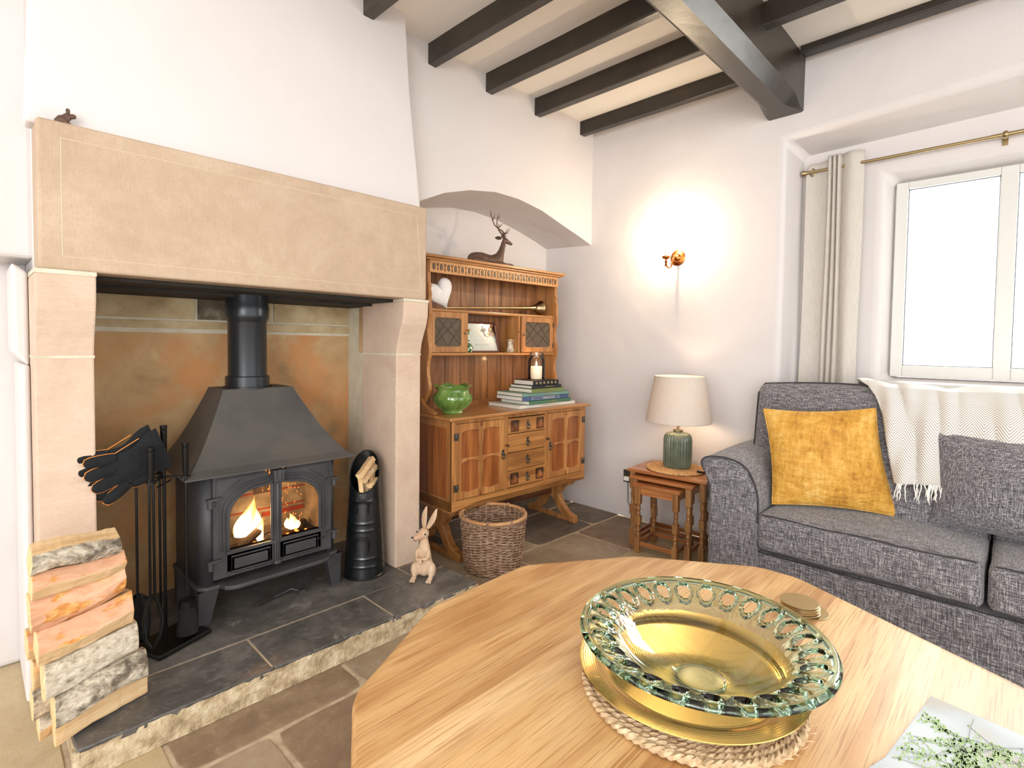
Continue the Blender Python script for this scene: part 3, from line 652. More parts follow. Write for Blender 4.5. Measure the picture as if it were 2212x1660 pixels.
# doors
def door(x0, x1, hinge_left):
    yf = 2.305; d = MB(); sg = 1 if hinge_left else -1
    gx0, gx1 = (x0+.055, x1-.012) if hinge_left else (x0+.012, x1-.055)
    gz0, ztop, R = .392, .655, .11
    # arch: quarter arc on the hinge side, flat shallow rise toward the meeting stile
    arc = []
    for k in range(13):
        a = PI-PI/2*k/12 if hinge_left else PI/2*(1-0)*k/12
        if hinge_left: arc.append((gx0+.125+.125*math.cos(a), ztop-R-.02+R*math.sin(a)))
        else: arc.append((gx1-.125+.125*math.cos(a), ztop-R-.02+R*math.sin(a)))
    if hinge_left: arc += [(gx0+.18, ztop-.012), (gx1, ztop-.004)]
    else: arc += [(gx1-.18, ztop-.012), (gx0, ztop-.004)]
    inner = ([(gx0, gz0)]+arc+[(gx1, gz0)]) if hinge_left else ([(gx1, gz0)]+arc+[(gx0, gz0)])
    z0, z1 = .282, .698
    def ringpt(p):  # project the glass outline to the door's outer rectangle
        cx, cz = (gx0+gx1)/2, (gz0+ztop)/2; dx, dz = p[0]-cx, p[1]-cz
        t = min((((x1 if dx > 0 else x0)-cx)/dx) if abs(dx) > 1e-6 else 99, (((z1 if dz > 0 else z0)-cz)/dz) if abs(dz) > 1e-6 else 99)
        return (cx+dx*t, cz+dz*t)
    pts = []
    for i in range(len(inner)):
        a, c = inner[i], inner[(i+1) % len(inner)]
        mm = 6 if (abs(a[0]-c[0])+abs(a[1]-c[1])) > .08 else 1
        for k in range(mm): pts.append((a[0]+(c[0]-a[0])*k/mm, a[1]+(c[1]-a[1])*k/mm))
    outr = [ringpt(p) for p in pts]
    # snap the four corners
    for cn in ((x0, z0), (x1, z0), (x1, z1), (x0, z1)):
        k = min(range(len(outr)), key=lambda i: (outr[i][0]-cn[0])**2+(outr[i][1]-cn[1])**2); outr[k] = cn
    nn = len(pts); V = []
    for yy in (yf, yf+.02):
        V += [(p[0], yy, p[1]) for p in pts]+[(p[0], yy, p[1]) for p in outr]
    Fc = []
    for i in range(nn):
        j = (i+1) % nn
        Fc += [(i, j, nn+j, nn+i), (2*nn+i, 2*nn+j, 3*nn+j, 3*nn+i), (i, j, 2*nn+j, 2*nn+i), (nn+i, nn+j, 3*nn+j, 3*nn+i)]
    d.add(V, Fc)
    d.box(gx0-.005 if hinge_left else gx0, gx1+.005 if not hinge_left else gx1, yf, yf+.02, z0+.02, gz0)
    # raised mouldings around glass
    path = [(p[0], yf-.002, p[1]) for p in inner]
    for off, rr in ((0, .007), (.016, .005), (.028, .004)):
        cx = gx1 if hinge_left else gx0
        pp = []
        for p in inner[:]:
            dx = -off if hinge_left else off
            f = abs(p[0]-cx)/abs(gx1-gx0); pp.append((p[0]+dx*min(1, f*1.5), yf-.001, p[1]+(off if p[1] > gz0+.02 else 0)))
        d.tube(pp, rr, 6)
    # spandrel triangle
    if hinge_left: tri = [(x0+.012, .58), (x0+.012, .688), (x1-.05, .690), (x0+.10, .672), (x0+.04, .63)]
    else: tri = [(x1-.012, .58), (x1-.012, .688), (x0+.05, .690), (x1-.10, .672), (x1-.04, .63)]
    d.tube([(p[0], yf-.001, p[1]) for p in tri], .0035, 6, closed=True)
    # lower air panel
    px0, px1 = (gx0+.012, gx1-.01); 
    d.box(gx0-.008, gx1+.008, yf-.010, yf, gz0-.016, gz0-.002)
    d.tube([(px0, yf-.002, .300), (px1, yf-.002, .300), (px1, yf-.002, .362), (px0, yf-.002, .362)], .0045, 6, closed=True)
    d.box(px0+.01, px1-.01, yf-.005, yf, .310, .352); d.tube([(px0-.01, yf-.004, .291), (px1+.005, yf-.004, .291)], .005, 6)
    d.ball(((px0+px1)/2, yf-.012, .294), .007, 8)
    dd = d.build('door', M['castiron'], st, True, bevel=.0015)
    g = MB(); g.prism(inner, 'y', yf+.010, yf+.014); g.build('glass_pane', M['stoveglass'], dd, True)
    hx = x0-.004 if hinge_left else x1+.004
    for z in (.345, .595):
        h = MB(); h.lathe([(.001, z-.018), (.011, z-.018), (.011, z+.016), (.013, z+.018), (.001, z+.02)], (hx-.008*sg, yf-.006, 0), 12)
        h.prism([(hx-.022*sg, z+.012), (hx+.03*sg, z+.018), (hx+.03*sg, z+.024), (hx-.022*sg, z+.022)], 'y', yf-.02, yf+.004)
        h.build('hinge', M['castiron'], dd, True, bevel=.002)
    return dd
dl = door(.672, .915, True); dr = door(.925, 1.172, False)
m = MB(); m.box(.908, .932, 2.292, 2.312, .282, .66); m.tube([(.920, 2.289, .30), (.920, 2.289, .64)], .006, 8); m.ball((.920, 2.290, .292), (.018, .01, .01), 10)
m.prism([(.895, .698), (.945, .698), (.939, .645), (.901, .645)], 'y', 2.268, 2.31); m.box(.912, .928, 2.262, 2.27, .655, .70)
m.build('latch_stile', M['castiron'], st, True, bevel=.003)
mt = Matrix.Translation((1.125-.92, 2.2995-2.48, .343-HZ)) @ Matrix.Rotation(PI/2, 4, 'X')
text_mesh('maker_lettering', 'STOVAX', .013, M['castiron'], st, mt, .0008)
# fire inside
def flamesh(name, c, h, w, lean, seed, tongues=1):
    b = MB()
    for q in range(tongues):
        ox = (q-(tongues-1)/2)*w*.7; hh = h*(1-.25*abs(q-(tongues-1)/2)); ph = seed*1.7+q*2
        def fn(u, v):
            a = u*2*PI; prof = math.sin(min(1, v*1.15+.12)*PI)**.8*(1-v)**.35*1.1 if v < 1 else 0
            prof = max(prof, 0); r = w*prof*(1+.12*math.sin(3*a+ph+v*6))
            x = c[0]+ox*(1-v*.3)+lean*v*v+.25*w*math.sin(v*6+ph)*v; y = c[1]+.12*w*math.sin(v*5+ph*2)
            return (x+r*math.cos(a), y+r*.55*math.sin(a), c[2]+hh*v)
        b.grid(fn, 14, 16, cu=True)
    return b
fire = thing('fire', 'bright flames burning on glowing logs behind the stove glass', 'fire', (.92, 2.47, .335))
flamesh('f', (.850, 2.46, .362), .235, .036, .045, 1, 3).build('flame', M['flame'], fire, True)
flamesh('f', (.895, 2.42, .352), .14, .018, .01, 2, 1).build('flame', M['flame'], fire, True)
flamesh('f', (1.06, 2.46, .36), .10, .022, -.03, 5, 3).build('flame', M['flame'], fire, True)
flamesh('f', (.745, 2.40, .345), .075, .012, .02, 3, 2).build('flame', M['flame'], fire, True)
em = MB(); random.seed(3)
for k in range(70):
    x = random.uniform(.945, 1.10); z = random.uniform(.41, .67); y = random.uniform(2.38, 2.56); a = random.uniform(-.7, .7); L = random.uniform(.004, .011)
    em.tube([(x, y, z), (x+L*math.sin(a), y, z+L*math.cos(a))], .0009, 4)
for k in range(60):
    em.ball((random.uniform(.70, 1.13), random.uniform(2.38, 2.5), .337+random.random()*.02), random.uniform(.004, .009), 6)
e_ = em.build('embers', M['ember'], fire, True); e_['kind'] = 'stuff'
for (a, c, r, lab) in (((.72, 2.44, .362), (.98, 2.50, .366), .030, 'charred log lying across the stove grate under the tallest flame'), ((.93, 2.42, .352), (1.14, 2.52, .356), .024, 'smaller charred log beside the low flames in the stove'), ((.80, 2.40, .353), (.90, 2.43, .405), .018, 'short burning log end leaning on the others in the stove')):
    l = MB(); A = Vector(a); B = Vector(c); pts = [A+(B-A)*k/8 for k in range(9)]; l.tube(pts, [r*(1+.15*noise.noise(Vector((k*.9, r*50, 0)))) for k in range(9)], 9)
    tag(l.build('burning_log', M['char']), lab, 'log', 'logs burning in the stove')
pl_ = bpy.data.lights.new('fire_glow', 'POINT'); pl_.energy = 5; pl_.color = (1, .55, .22); pl_.shadow_soft_size = .05; po = bpy.data.objects.new('fire_glow', pl_); COL.objects.link(po); po.location = (.9, 2.42, .47)

# riddling lever lying under the stove
lv = thing('riddling_tool', 'cast iron riddling lever with wooden handle lying under the stove', 'tool', (.95, 2.36, HZ))
b = MB(); b.tube([(.925, 2.366, .106), (.97, 2.375, .108), (1.0, 2.375, .112), (1.012, 2.37, .118), (1.03, 2.362, .108), (1.045, 2.357, .104)], .0055, 8); b.box(1.035, 1.065, 2.340, 2.362, .094, .108); b.build('shaft', M['castiron'], lv, True)
b = MB(); P = [(.845, 2.350, .104), (.87, 2.355, .106), (.90, 2.36, .107), (.93, 2.366, .107)]; b.tube(P, [.006, .012, .011, .006], 10); b.build('handle', M['char'], lv, True)

# ------------------------------------------------------------------ COAL SCUTTLE with kindling
sc = thing('coal_scuttle', 'tall round black metal log scuttle with slanted mouth and two drop handles', 'scuttle', (1.372, 2.345, HZ), math.radians(-42))
sc.rotation_euler = (0, 0, 0)
b = MB(); toc = Vector((-.64, -.77, 0))   # faces the room
def scf(u, v):
    a = u*2*PI; d = Vector((math.cos(a), math.sin(a), 0)); fr = d.dot(toc)
    zt_ = .505-.085*fr+(.012*max(0, -fr)); z = zt_*v; r = .101-.030*v+(.004 if v < .02 else 0)
    for zz in (.06, .10, .235, .27, .375): r += .0022*math.exp(-((z-zz)/.004)**2)
    return (r*d.x, r*d.y, z)
b.grid(scf, 48, 110, cu=True); b.lathe([(.001, .006), (.1, .006)], (0, 0, 0), 48)
b.tube([scf(k/48, 1) for k in range(48)], .003, 6, closed=True)
b.tube([scf(k/48, 0) for k in range(48)], .0035, 6, closed=True)
b.build('body', M['blackmetal'], sc, smooth=None)
for z in (.17, .355):
    h = MB(); s_ = Vector((-toc.y, toc.x, 0)); r0 = .101-.03*z/.57
    c0 = toc*(r0+.001)+Vector((0, 0, z))
    def on(t, z_, rr=.004): 
        a = math.atan2(toc.y, toc.x)+t; return Vector(((r0+rr)*math.cos(a), (r0+rr)*math.sin(a), z_))
    h.tube([on(-.36, z-.005), on(-.36, z-.03)], .0035, 6); h.tube([on(.36, z-.005), on(.36, z-.03)], .0035, 6)
    h.tube([on(-.36, z, .008), on(-.37, z+.025, .014), on(-.2, z+.03, .018), on(0, z+.031, .018), on(.2, z+.03, .018), on(.37, z+.025, .014), on(.36, z, .008)], .0036, 6)
    for t in (-.36, .36):
        for dz in (-.01, -.022, -.032): h.ball(on(t, z+dz, .004), .004, 6)
    h.build('drop_handle', M['blackmatt'], sc)
ins = MB(); ins.lathe([(.001, .40), (.078, .40)], (1.372, 2.345, HZ), 24)
kd = [((1.30, 2.275, .60), (1.42, 2.355, .66), .020, 'pale split kindling stick lying uppermost in the scuttle'), ((1.34, 2.31, .565), (1.45, 2.37, .615), .018, 'brown barked kindling stick beneath the uppermost stick in the scuttle'),
      ((1.36, 2.29, .54), (1.43, 2.32, .56), .016, 'short pale kindling stick at the front lip of the scuttle'), ((1.40, 2.33, .50), (1.425, 2.365, .64), .017, 'upright kindling stick at the window side of the scuttle'), ((1.33, 2.30, .50), (1.335, 2.335, .60), .016, 'upright kindling stick at the stove side of the scuttle'),
      ((1.372, 2.33, .42), (1.38, 2.36, .60), .02, 'kindling stick standing in the middle of the scuttle')]
def stick(name, A, B, r, mats, lab, cat, grp, poly=5, seed=0, jit=.12):
    A = Vector(A); B = Vector(B); T = (B-A).normalized(); nx = Vector((0, 0, 1)).cross(T); nx = nx.normalized() if nx.length > .1 else Vector((1, 0, 0)); up = T.cross(nx)
    rs = random.Random(seed); base_ = [(math.cos(2*PI*k/poly+.4), math.sin(2*PI*k/poly+.4)) for k in range(poly)]; base_ = [(x*rs.uniform(.75, 1.15), y_*rs.uniform(.75, 1.15)) for x, y_ in base_]
    b = MB(); V = []; n = 7
    for i in range(n+1):
        c = A+(B-A)*i/n
        for k, (x, y_) in enumerate(base_):
            j = 1+jit*noise.noise(Vector((i*.8, k*3, seed))); V.append(c+nx*x*r*j+up*y_*r*j)
    for i in range(n):
        for k in range(poly): b.f.append([i*poly+k, i*poly+(k+1) % poly, (i+1)*poly+(k+1) % poly, (i+1)*poly+k]); b.m.append(1 if k == 0 else 0); b.s.append(False)
    b.v = [tuple(v) for v in V]; b.f += [list(range(poly)), list(range((n+1)*poly-1, n*poly-1, -1))]; b.m += [2, 2]; b.s += [False, False]
    return tag(b.build(name, mats, bevel=.0015), lab, cat, grp)
for i, (A, B, r, lab) in enumerate(kd): stick('kindling_stick', A, B, r, [M['splitwood'], M['birch_dark'] if i == 1 else M['splitwood'], M['endgrain']], lab, 'kindling', 'kindling in the scuttle', 4 if i != 1 else 6, i)

# ------------------------------------------------------------------ LOG STACK
def log(A, B, h, depth, kind, tilt, lab, seed):
    """wedge log between end centres A and B; faces listed by kind"""
    A = Vector(A); B = Vector(B); T = (B-A).normalized(); back = Vector((-T.y, T.x, 0)).normalized(); up = T.cross(back)*-1
    if up.z < 0: up = -up
    ct, sn = math.cos(tilt), math.sin(tilt)
    def loc(a, d): return up*(a*ct-d*sn)+back*(a*sn+d*ct)
    H = h/2
    if kind == 'barkfront':    # rounded bark towards the room, flat split behind
        poly = [(-H, depth*.30)]+[(-H*math.cos(PI*k/8), -.012-.022*math.sin(PI*k/8)) for k in range(9)]+[(H, depth*.3), (H*.3, depth), (-H*.4, depth*.95)]; mt_ = [1]+[0]*8+[1, 1, 1, 1]
        poly[1] = (-H, -.008); poly[9] = (H, -.008)
    elif kind == 'split':      # two flat faces, upper one inner bark, lower pale wood
        poly = [(-H, .004), (-.15*H, -.026), (H, .012), (H*.9, depth*.8), (-H*.6, depth)]; mt_ = [1, 0, 1, 1, 1]
    elif kind == 'peel':       # big smooth peeled face
        poly = [(-H, .012), (-H*.6, -.022), (-H*.1, -.030), (H*.5, -.024), (H, .0), (H*.9, depth*.8), (-H*.7, depth)]; mt_ = [0, 0, 0, 0, 1, 1, 1]
    elif kind == 'pale':       # plain split face, bark under
        poly = [(-H, .012), (H, -.012), (H*1.02, depth*.6), (0, depth), (-H*.95, depth*.6)]; mt_ = [1, 1, 1, 0, 0]
    else:                      # top log: bark beneath a pale top face
        poly = [(-H, .03), (-H*.2, -.02), (H*.55, -.028), (H, .01), (H*.95, depth), (-H*.6, depth)]; mt_ = [0, 0, 0, 1, 1, 1]
    m_ = len(poly); n = 16; b = MB(); L = (B-A).length
    for i in range(n+1):
        t = i/n; c = A+(B-A)*t+up*.004*math.sin(t*5+seed)
        for k, (a, d) in enumerate(poly):
            q = Vector((t*2.4+seed*3, k*.7, seed)); j = noise.noise(q)*.006+noise.noise(q*5)*.002
            e = noise.noise(Vector((k*1.3, seed, t*0+(0 if i < n else 5))))*.007 if i in (0, n) else 0
            q_ = loc(a+j, d+j*.7); b.v.append(tuple(c+q_+T*(e*.6+q_.dot(back)*.42)))
    for i in range(n):
        for k in range(m_):
            j = (k+1) % m_; b.f.append([i*m_+k, i*m_+j, (i+1)*m_+j, (i+1)*m_+k]); b.m.append(mt_[k]); b.s.append(False)
    b.f += [list(range(m_)), list(range((n+1)*m_-1, n*m_-1, -1))]; b.m += [2, 2]; b.s += [False, False]
    return b
def put_log(A, B, h, depth, kind, tilt, skin_, lab, seed):
    depth *= .72; o = log(A, B, h, depth, kind, tilt, lab, seed).build('log', [M[skin_], M['splitwood'], M['endgrain']], bevel=.003)
    # grain runs along the log: rotate texture space by using object rotation
    A = Vector(A); B = Vector(B); d = (B-A); rz = math.atan2(d.y, d.x); c = (A+B)/2
    R_ = Matrix.Rotation(rz, 4, 'Z'); me = o.data; me.transform((Matrix.Translation(c) @ R_).inverted()); o.location = c; o.rotation_euler = (0, 0, rz)
    return tag(o, lab, 'log', 'split birch logs stacked on the hearth')
LG = [((.107, 1.890, .628), (.318, 1.984, .606), .070, .12, 'top', -.2, 'birch_dark', 'flat topped split log crowning the stack, dark lichened bark on its side'),
      ((.102, 1.877, .578), (.322, 1.976, .572), .066, .12, 'split', .22, 'innerbark', 'log with shredded orange inner bark second from the top of the stack'),
      ((.106, 1.876, .505), (.330, 1.976, .513), .106, .11, 'peel', .18, 'innerbark', 'smooth pink peeled log with small knots in the upper half of the stack'),
      ((.113, 1.880, .410), (.344, 1.983, .408), .094, .12, 'split', .10, 'innerbark', 'log with pink bark above a pale sawn looking face in mid stack'),
      ((.132, 1.888, .312), (.361, 1.991, .308), .094, .11, 'barkfront', .12, 'birch', 'log showing one broad face of silvery white birch bark'),
      ((.147, 1.892, .222), (.379, 1.996, .220), .086, .12, 'barkfront', .35, 'birch_dark', 'log with curling white and rust brown bark, second from the bottom'),
      ((.156, 1.898, .142), (.396, 2.003, .142), .078, .11, 'pale', .25, 'birch_dark', 'pale smooth split log at the very bottom front of the stack')]
for i, q in enumerate(LG):
    q = list(q); ov = Vector((-.41, .91, 0))*(.0, -.012, .008, -.008, .008, -.004, .012)[i]; q[0] = tuple(Vector(q[0])+ov); q[1] = tuple(Vector(q[1])+ov); q[2] *= .97; put_log(*q, i)
for i, (z, dx, sk, lab) in enumerate(((.575, .02, 'birch_dark', 'log behind the orange barked log near the top of the stack'), (.475, .012, 'birch', 'log behind the smooth pink peeled log'), (.385, -.012, 'innerbark', 'rear row log poking out toward the plain wall at mid height'),
                      (.295, .0, 'birch', 'rear row log behind the silvery birch barked log'), (.215, -.004, 'birch_dark', 'rear row log behind the rust brown barked log'), (.140, .01, 'birch', 'rear row log resting on the hearth behind the bottom log'))):
    off = Vector((-.012, .09, 0)); put_log(Vector((.125+dx, 1.888, z))+off, Vector(((.345 if z < .45 else .305)+dx, 1.986, z))+off, .082, .09, ('pale', 'barkfront', 'split')[i % 3], .2, sk, lab, 20+i)

# ------------------------------------------------------------------ FIRESIDE COMPANION SET
cs = thing('companion_stand', 'black iron companion stand with square foot plate beside the log stack', 'fireside stand', (.525, 2.305, HZ))
b = MB(); R_ = Matrix.Translation((.525, 2.305, 0)) @ Matrix.Rotation(math.radians(22), 4, 'Z'); b.box(-.105, .105, -.085, .085, HZ, HZ+.02, 0, R_); b.build('foot_plate', M['blackmatt'], cs, True, bevel=.006, bseg=3)
pc = Vector((.505, 2.300, 0)); b = MB(); b.tube([(pc.x, pc.y, HZ+.02), (pc.x, pc.y, .84)], .006, 8); b.build('pole', M['blackmatt'], cs, True)
def hgrip(b, x, y, z0, z1, r=.0105): b.lathe([(.001, z0), (r*.7, z0), (r*.8, z0+.012), (r, z0+.02), (r*1.05, z1-.03), (r*1.1, z1-.028), (r*1.1, z1-.022), (r*.95, z1-.02), (r*1.15, z1-.014), (r*1.2, z1-.002), (.001, z1)], (x, y, 0), 14)
b = MB(); hgrip(b, pc.x, pc.y, .78, .93); b.build('grip', M['blackmatt'], cs, True)
b = MB(); zr = .735; hooks = [(-.085, .01), (-.055, -.07), (.06, -.045), (.0, .07)]
for hx, hy in hooks: b.tube([(pc.x, pc.y, zr), (pc.x+hx, pc.y+hy, zr)], .004, 6); b.lathe([(.009, zr-.003), (.016, zr-.003), (.016, zr+.003), (.009, zr+.003)], (pc.x+hx, pc.y+hy, 0), 12)
b.tube([(pc.x-.03, pc.y-.03, .705), (pc.x+.03, pc.y+.03, .712)], .003, 6); b.build('hook_arms', M['blackmatt'], cs, True)
def tool(name, lab, hk, low, kind):
    x, y = pc.x+hk[0], pc.y+hk[1]; t = thing(name, lab, 'fireside tool', (x, y, .735))
    b = MB(); hgrip(b, x, y, .738, .865); b.build('grip', M['blackmatt'], t, True)
    b = MB()
    if kind == 'shovel':
        b.tube([(x, y, .75), (x, y, .30)], .0045, 8); b.build('shaft', M['blackmatt'], t, True); b = MB()
        b.grid(lambda u, v: (x+(u-.5)*.075*(1-.25*(2*v-1)**2)*(.6 if v < .08 else 1), y+.018*(1-(2*u-1)**2)-.01, .31-.185*v), 10, 12); b.build('blade', M['blackmatt'], t, True, solid=.003)
    elif kind == 'tongs':
        b.tube([(x-.006, y, .75), (x-.007, y, .31)], .0045, 8); b.tube([(x+.006, y, .75), (x+.007, y, .31)], .0045, 8); b.build('shaft', M['blackmatt'], t, True); b = MB()
        for s_ in (-1, 1): b.tube([(x+s_*.006, y, .32), (x+s_*.02, y, .28), (x+s_*.028, y, .23), (x+s_*.022, y, .17), (x+s_*.006, y, .135), (x, y, .13)], [.005, .0055, .006, .006, .005, .004], 8)
        b.build('claw', M['blackmetal'], t, True)
    elif kind == 'brush':
        b.tube([(x, y, .75), (x, y, .265)], .0045, 8); b.lathe([(.001, .272), (.012, .27), (.028, .262), (.029, .235), (.001, .234)], (x, y, 0), 16); b.build('shaft', M['blackmatt'], t, True); b = MB()
        b.lathe([(.026, .236), (.03, .20), (.036, .15), (.036, .135), (.001, .134)], (x, y, 0), 20, wob=lambda a, r, z: (r*(1+.05*math.sin(a*17)), z)); b.build('bristles', M['brush'], t, True)
    else:
        b.tube([(x, y, .75), (x, y, .17), (x, y, .14), (x+.012, y, .125)], .0045, 8); b.build('shaft', M['blackmatt'], t, True)
tool('hearth_shovel', 'black fireside shovel hanging nearest the log stack', hooks[0], 0, 'shovel')
tool('fire_tongs', 'black fire tongs with looped claws hanging at the front of the stand', hooks[1], 0, 'tongs')
tool('hearth_brush', 'black hearth brush hanging on the stove side of the stand', hooks[2], 0, 'brush')
tool('fire_poker', 'black poker hanging at the rear of the stand', hooks[3], 0, 'poker')
# gauntlets draped over the tools
def glove(name, lab, org, dz, seed, mirror=1):
    g = thing(name, lab, 'glove', org, 0, 'pair of fireside gauntlets')
    O = Vector(org); fx = Vector((-.93, -.06, -.34)).normalized(); up = Vector((-.10, -.08, .98)); up = (up-fx*up.dot(fx)).normalized(); nr = fx.cross(up)
    P = lambda a, c, d=0: O+fx*(a*.70)+up*c*.98+nr*d
    b = MB()
    def palm(u, v):   # flattened tube cuff -> hand
        a = u*2*PI; t = v; wdt = .075-.020*t+.018*max(0, .25-t)*4*.3+(.006*math.sin(t*9)); th = .011+.006*math.sin(PI*t)
        ctr = -.02*t; q = P(-.10+.24*t, wdt*math.cos(a)+ctr, th*math.sin(a)+.004*math.sin(t*8)); return q
    b.grid(palm, 24, 18, cu=True); 
    tips = [(-.055, .125, .0, .020), (-.030, .145, .02, .022), (.005, .14, .05, .022), (.036, .12, .10, .020)]
    seams = MB()
    for k, (c0, ln_, spread, r) in enumerate(tips):
        c = -.02+(.055-k*.036); pts = [P(.10+ln_*s_, c+(spread-.045)*-.5*s_*(1.0), .003*math.sin(k+s_*3)+.002) for s_ in (0, .25, .5, .75, .92, 1)]
        rr = [r*.9, r, r*1.02, r, r*.8, r*.35]; b.tube(pts, rr, 12, flat=.75)
        # orange edge piping along the outline of the finger
        for sd in (-1, 1):
            seams.tube([pts[i]+up*rr[i]*sd*1.0-nr*.0*mirror for i in range(len(pts)-1)]+[pts[-1]+fx*.003], .0016, 5)
    c = -.07; pts = [P(-.01+s_*.10, -.065-.035*s_+.02*s_*s_, .004) for s_ in (0, .25, .5, .75, .93, 1)]; rr = [.016, .021, .022, .020, .016, .008]; b.tube(pts, rr, 12, flat=.75)
    seams.tube([pts[i]-up*rr[i]*1.0 for i in range(5)]+[pts[-1]+fx*.002], .0016, 5)
    b.build('hand', M['suede'], g, True)
    seams.tube([P(-.02+.02*k, .070-.003*k, 0) for k in range(7)], .0014, 5)
    seams.build('edge_piping', M['piping'], g, True)
    cuff = MB(); cuff.tube([P(-.10, .08*math.cos(2*PI*k/20), .012*math.sin(2*PI*k/20)) for k in range(20)], .003, 6, closed=True); cuff.build('cuff_hem', M['suede'], g, True)
glove('fireside_glove', 'front black suede gauntlet with orange piping draped over the fire tools', (.432, 2.272, .825), 0, 1)
glove('fireside_glove', 'rear black suede gauntlet peeping out behind the front one', (.412, 2.290, .838), 0, 2)

# ------------------------------------------------------------------ RABBIT FIGURE on the hearth
rb = thing('rabbit_figurine', 'carved pale wooden rabbit sitting upright on the hearth corner', 'figurine', (1.545, 2.085, HZ), math.radians(-52))
# local frame: +x towards viewer's right, -y faces viewer
def rt(c): return c
balls = [((0, .012, .055), (.050, .045, .058)), ((0, .005, .105), (.040, .036, .058)), ((0, 0, .150), (.032, .030, .045)), ((0, -.002, .185), (.024, .024, .03)),
         ((-.042, -.012, .046), (.024, .030, .042)), ((.042, -.012, .046), (.024, .030, .042)),
         ((-.040, -.040, .012), (.016, .026, .011)), ((.040, -.040, .012), (.016, .026, .011)),
         ((-.028, -.022, .125), (.014, .018, .030)), ((.028, -.022, .125), (.014, .018, .030)), ((-.016, -.044, .108), (.020, .011, .010)), ((.016, -.044, .112), (.020, .011, .010)), ((-.004, -.052, .098), (.011, .010, .014)),
         ((0, -.004, .222), (.031, .034, .032)), ((-.004, -.034, .213), (.022, .024, .020)), ((-.006, -.052, .212), (.015, .014, .014)), ((0, .055, .03), (.017, .017, .017))]
Hd = []
for q in balls:
    c = Vector(q[0])
    if c.z > .20: c = Vector((c.x, c.y, c.z)); v = Vector((c.x, c.y, 0)); v.rotate(Matrix.Rotation(math.radians(-30), 3, 'Z')); c = Vector((v.x, v.y, c.z))
    Hd.append((c, q[1]))
meta('body', Hd, M['rabbit'], rb, .006)
RZ = Matrix.Rotation(math.radians(-30), 4, 'Z')
for sx in (-1, 1):
    e = MB(); tip = Vector((sx*.034+.020, .028, .345)); rootp = Vector((sx*.012, .010, .245))
    def ear(u, v):
        a = u*2*PI; c = rootp.lerp(tip, v)+Vector((sx*.006*math.sin(PI*v), 0, 0)); w_ = .017*math.sin(PI*min(1, v*.86+.14))**.7+.001; return c+Vector((w_*math.cos(a), .007*math.sin(a)*(1 if math.sin(a) > 0 else .35), 0))
    e.grid(ear, 14, 14, cu=True, M=RZ); e.build('ear', M['rabbit'], rb)
for sx in (-1, 1):
    e = MB(); e.ball((sx*.0285-.001, -.020, .228), (.0035, .005, .0045), 10, M=RZ); e.build('eye', M['black'], rb)
e = MB(); e.ball((-.006, -.073, .219), (.006, .004, .0045), 10, M=RZ); e.build('nose', M['black'], rb)
e = MB(); e.tube([RZ @ Vector((x, -.0655+abs(x)*.5, .2035-abs(abs(x)-.004)*.4)) for x in (-.012, -.006, 0, .006, .012)], .0012, 5); e.build('mouth', M['dcarve'], rb)
for sx in (-1, 1):
    for k in (-1, 0, 1):
        e = MB(); e.ball((sx*.040+k*.0085, -.0625, HZ-HZ+.009), (.0052, .010, .008), 8); e.build('toe', M['rabbit'], rb)

# ------------------------------------------------------------------ WICKER BASKET
bk = thing('wicker_basket', 'round brown wicker waste basket with a cane rim on the flagstones', 'basket', (2.03, 2.10, 0))
NS = 30; b = MB()
def bprof(z): return .150+.028*(z/.29)**.8
for k in range(NS):
    a = 2*PI*k/NS; b.tube([((bprof(z)-.003)*math.cos(a), (bprof(z)-.003)*math.sin(a), z) for z in (.004, .06, .12, .18, .24, .292)], .0036, 6)
b.build('stakes', M['wicker'], bk); 
for part_, z0_, z1_, n_ in (('weave', .008, .255, 34),):
    b = MB()
    for i in range(n_):
        z = z0_+(z1_-z0_)*i/(n_-1); r = bprof(z); ph = PI*(i % 2); pts = []
        for k in range(NS*4):
            a = 2*PI*k/(NS*4); rr = r+.0058*math.sin(NS/2*a*1.0+ph)+.001*noise.noise(Vector((a*9, i*2.1, 0))); pts.append((rr*math.cos(a), rr*math.sin(a), z+.0022*noise.noise(Vector((math.cos(a)*5, math.sin(a)*5, i*1.3)))))
        b.tube(pts, .0038+.0005*math.sin(i*2.7), 6, closed=True)
    b.build('weave', M['wicker'], bk)
b = MB()
for q in range(5):
    b.tube([((bprof(.27)+.003*math.sin(9*a+q*1.3))*math.cos(a), (bprof(.27)+.003*math.sin(9*a+q*1.3))*math.sin(a), .262+q*.0055+.003*math.sin(11*a+q*2)) for a in [2*PI*k/120 for k in range(120)]], .003, 5, closed=True)
b.build('border_braid', M['wicker'], bk)
b = MB(); b.tube([((bprof(.295)+.002)*math.cos(2*PI*k/64), (bprof(.295)+.002)*math.sin(2*PI*k/64), .299) for k in range(64)], .0095, 10, closed=True); b.build('rim', M['wickerrim'], bk)
b = MB()
for k in range(9):
    a = 2*PI*k/9+.3; b = MB()
    for da in (-.025, .0, .025):
        c = Vector(((bprof(.295)+.002)*math.cos(a+da), (bprof(.295)+.002)*math.sin(a+da), .293)); er = Vector((math.cos(a), math.sin(a), 0))
        b.tube([c+er*.0115*math.cos(t)+Vector((0, 0, .019*math.sin(t))) for t in [2*PI*j/14 for j in range(14)]], .0018, 5, closed=True)
    b.build('rim_binding', M['wicker'], bk)
b = MB(); b.tube([(-.165, .065, .27), (-.176, .06, .315), (-.185, .03, .322), (-.188, .0, .30)], .006, 8); b.build('handle_loop', M['wicker'], bk); b = MB(); b.lathe([(.001, .004), (.148, .004), (.15, .012)], (0, 0, 0), 32); b.build('base', M['wicker'], bk)
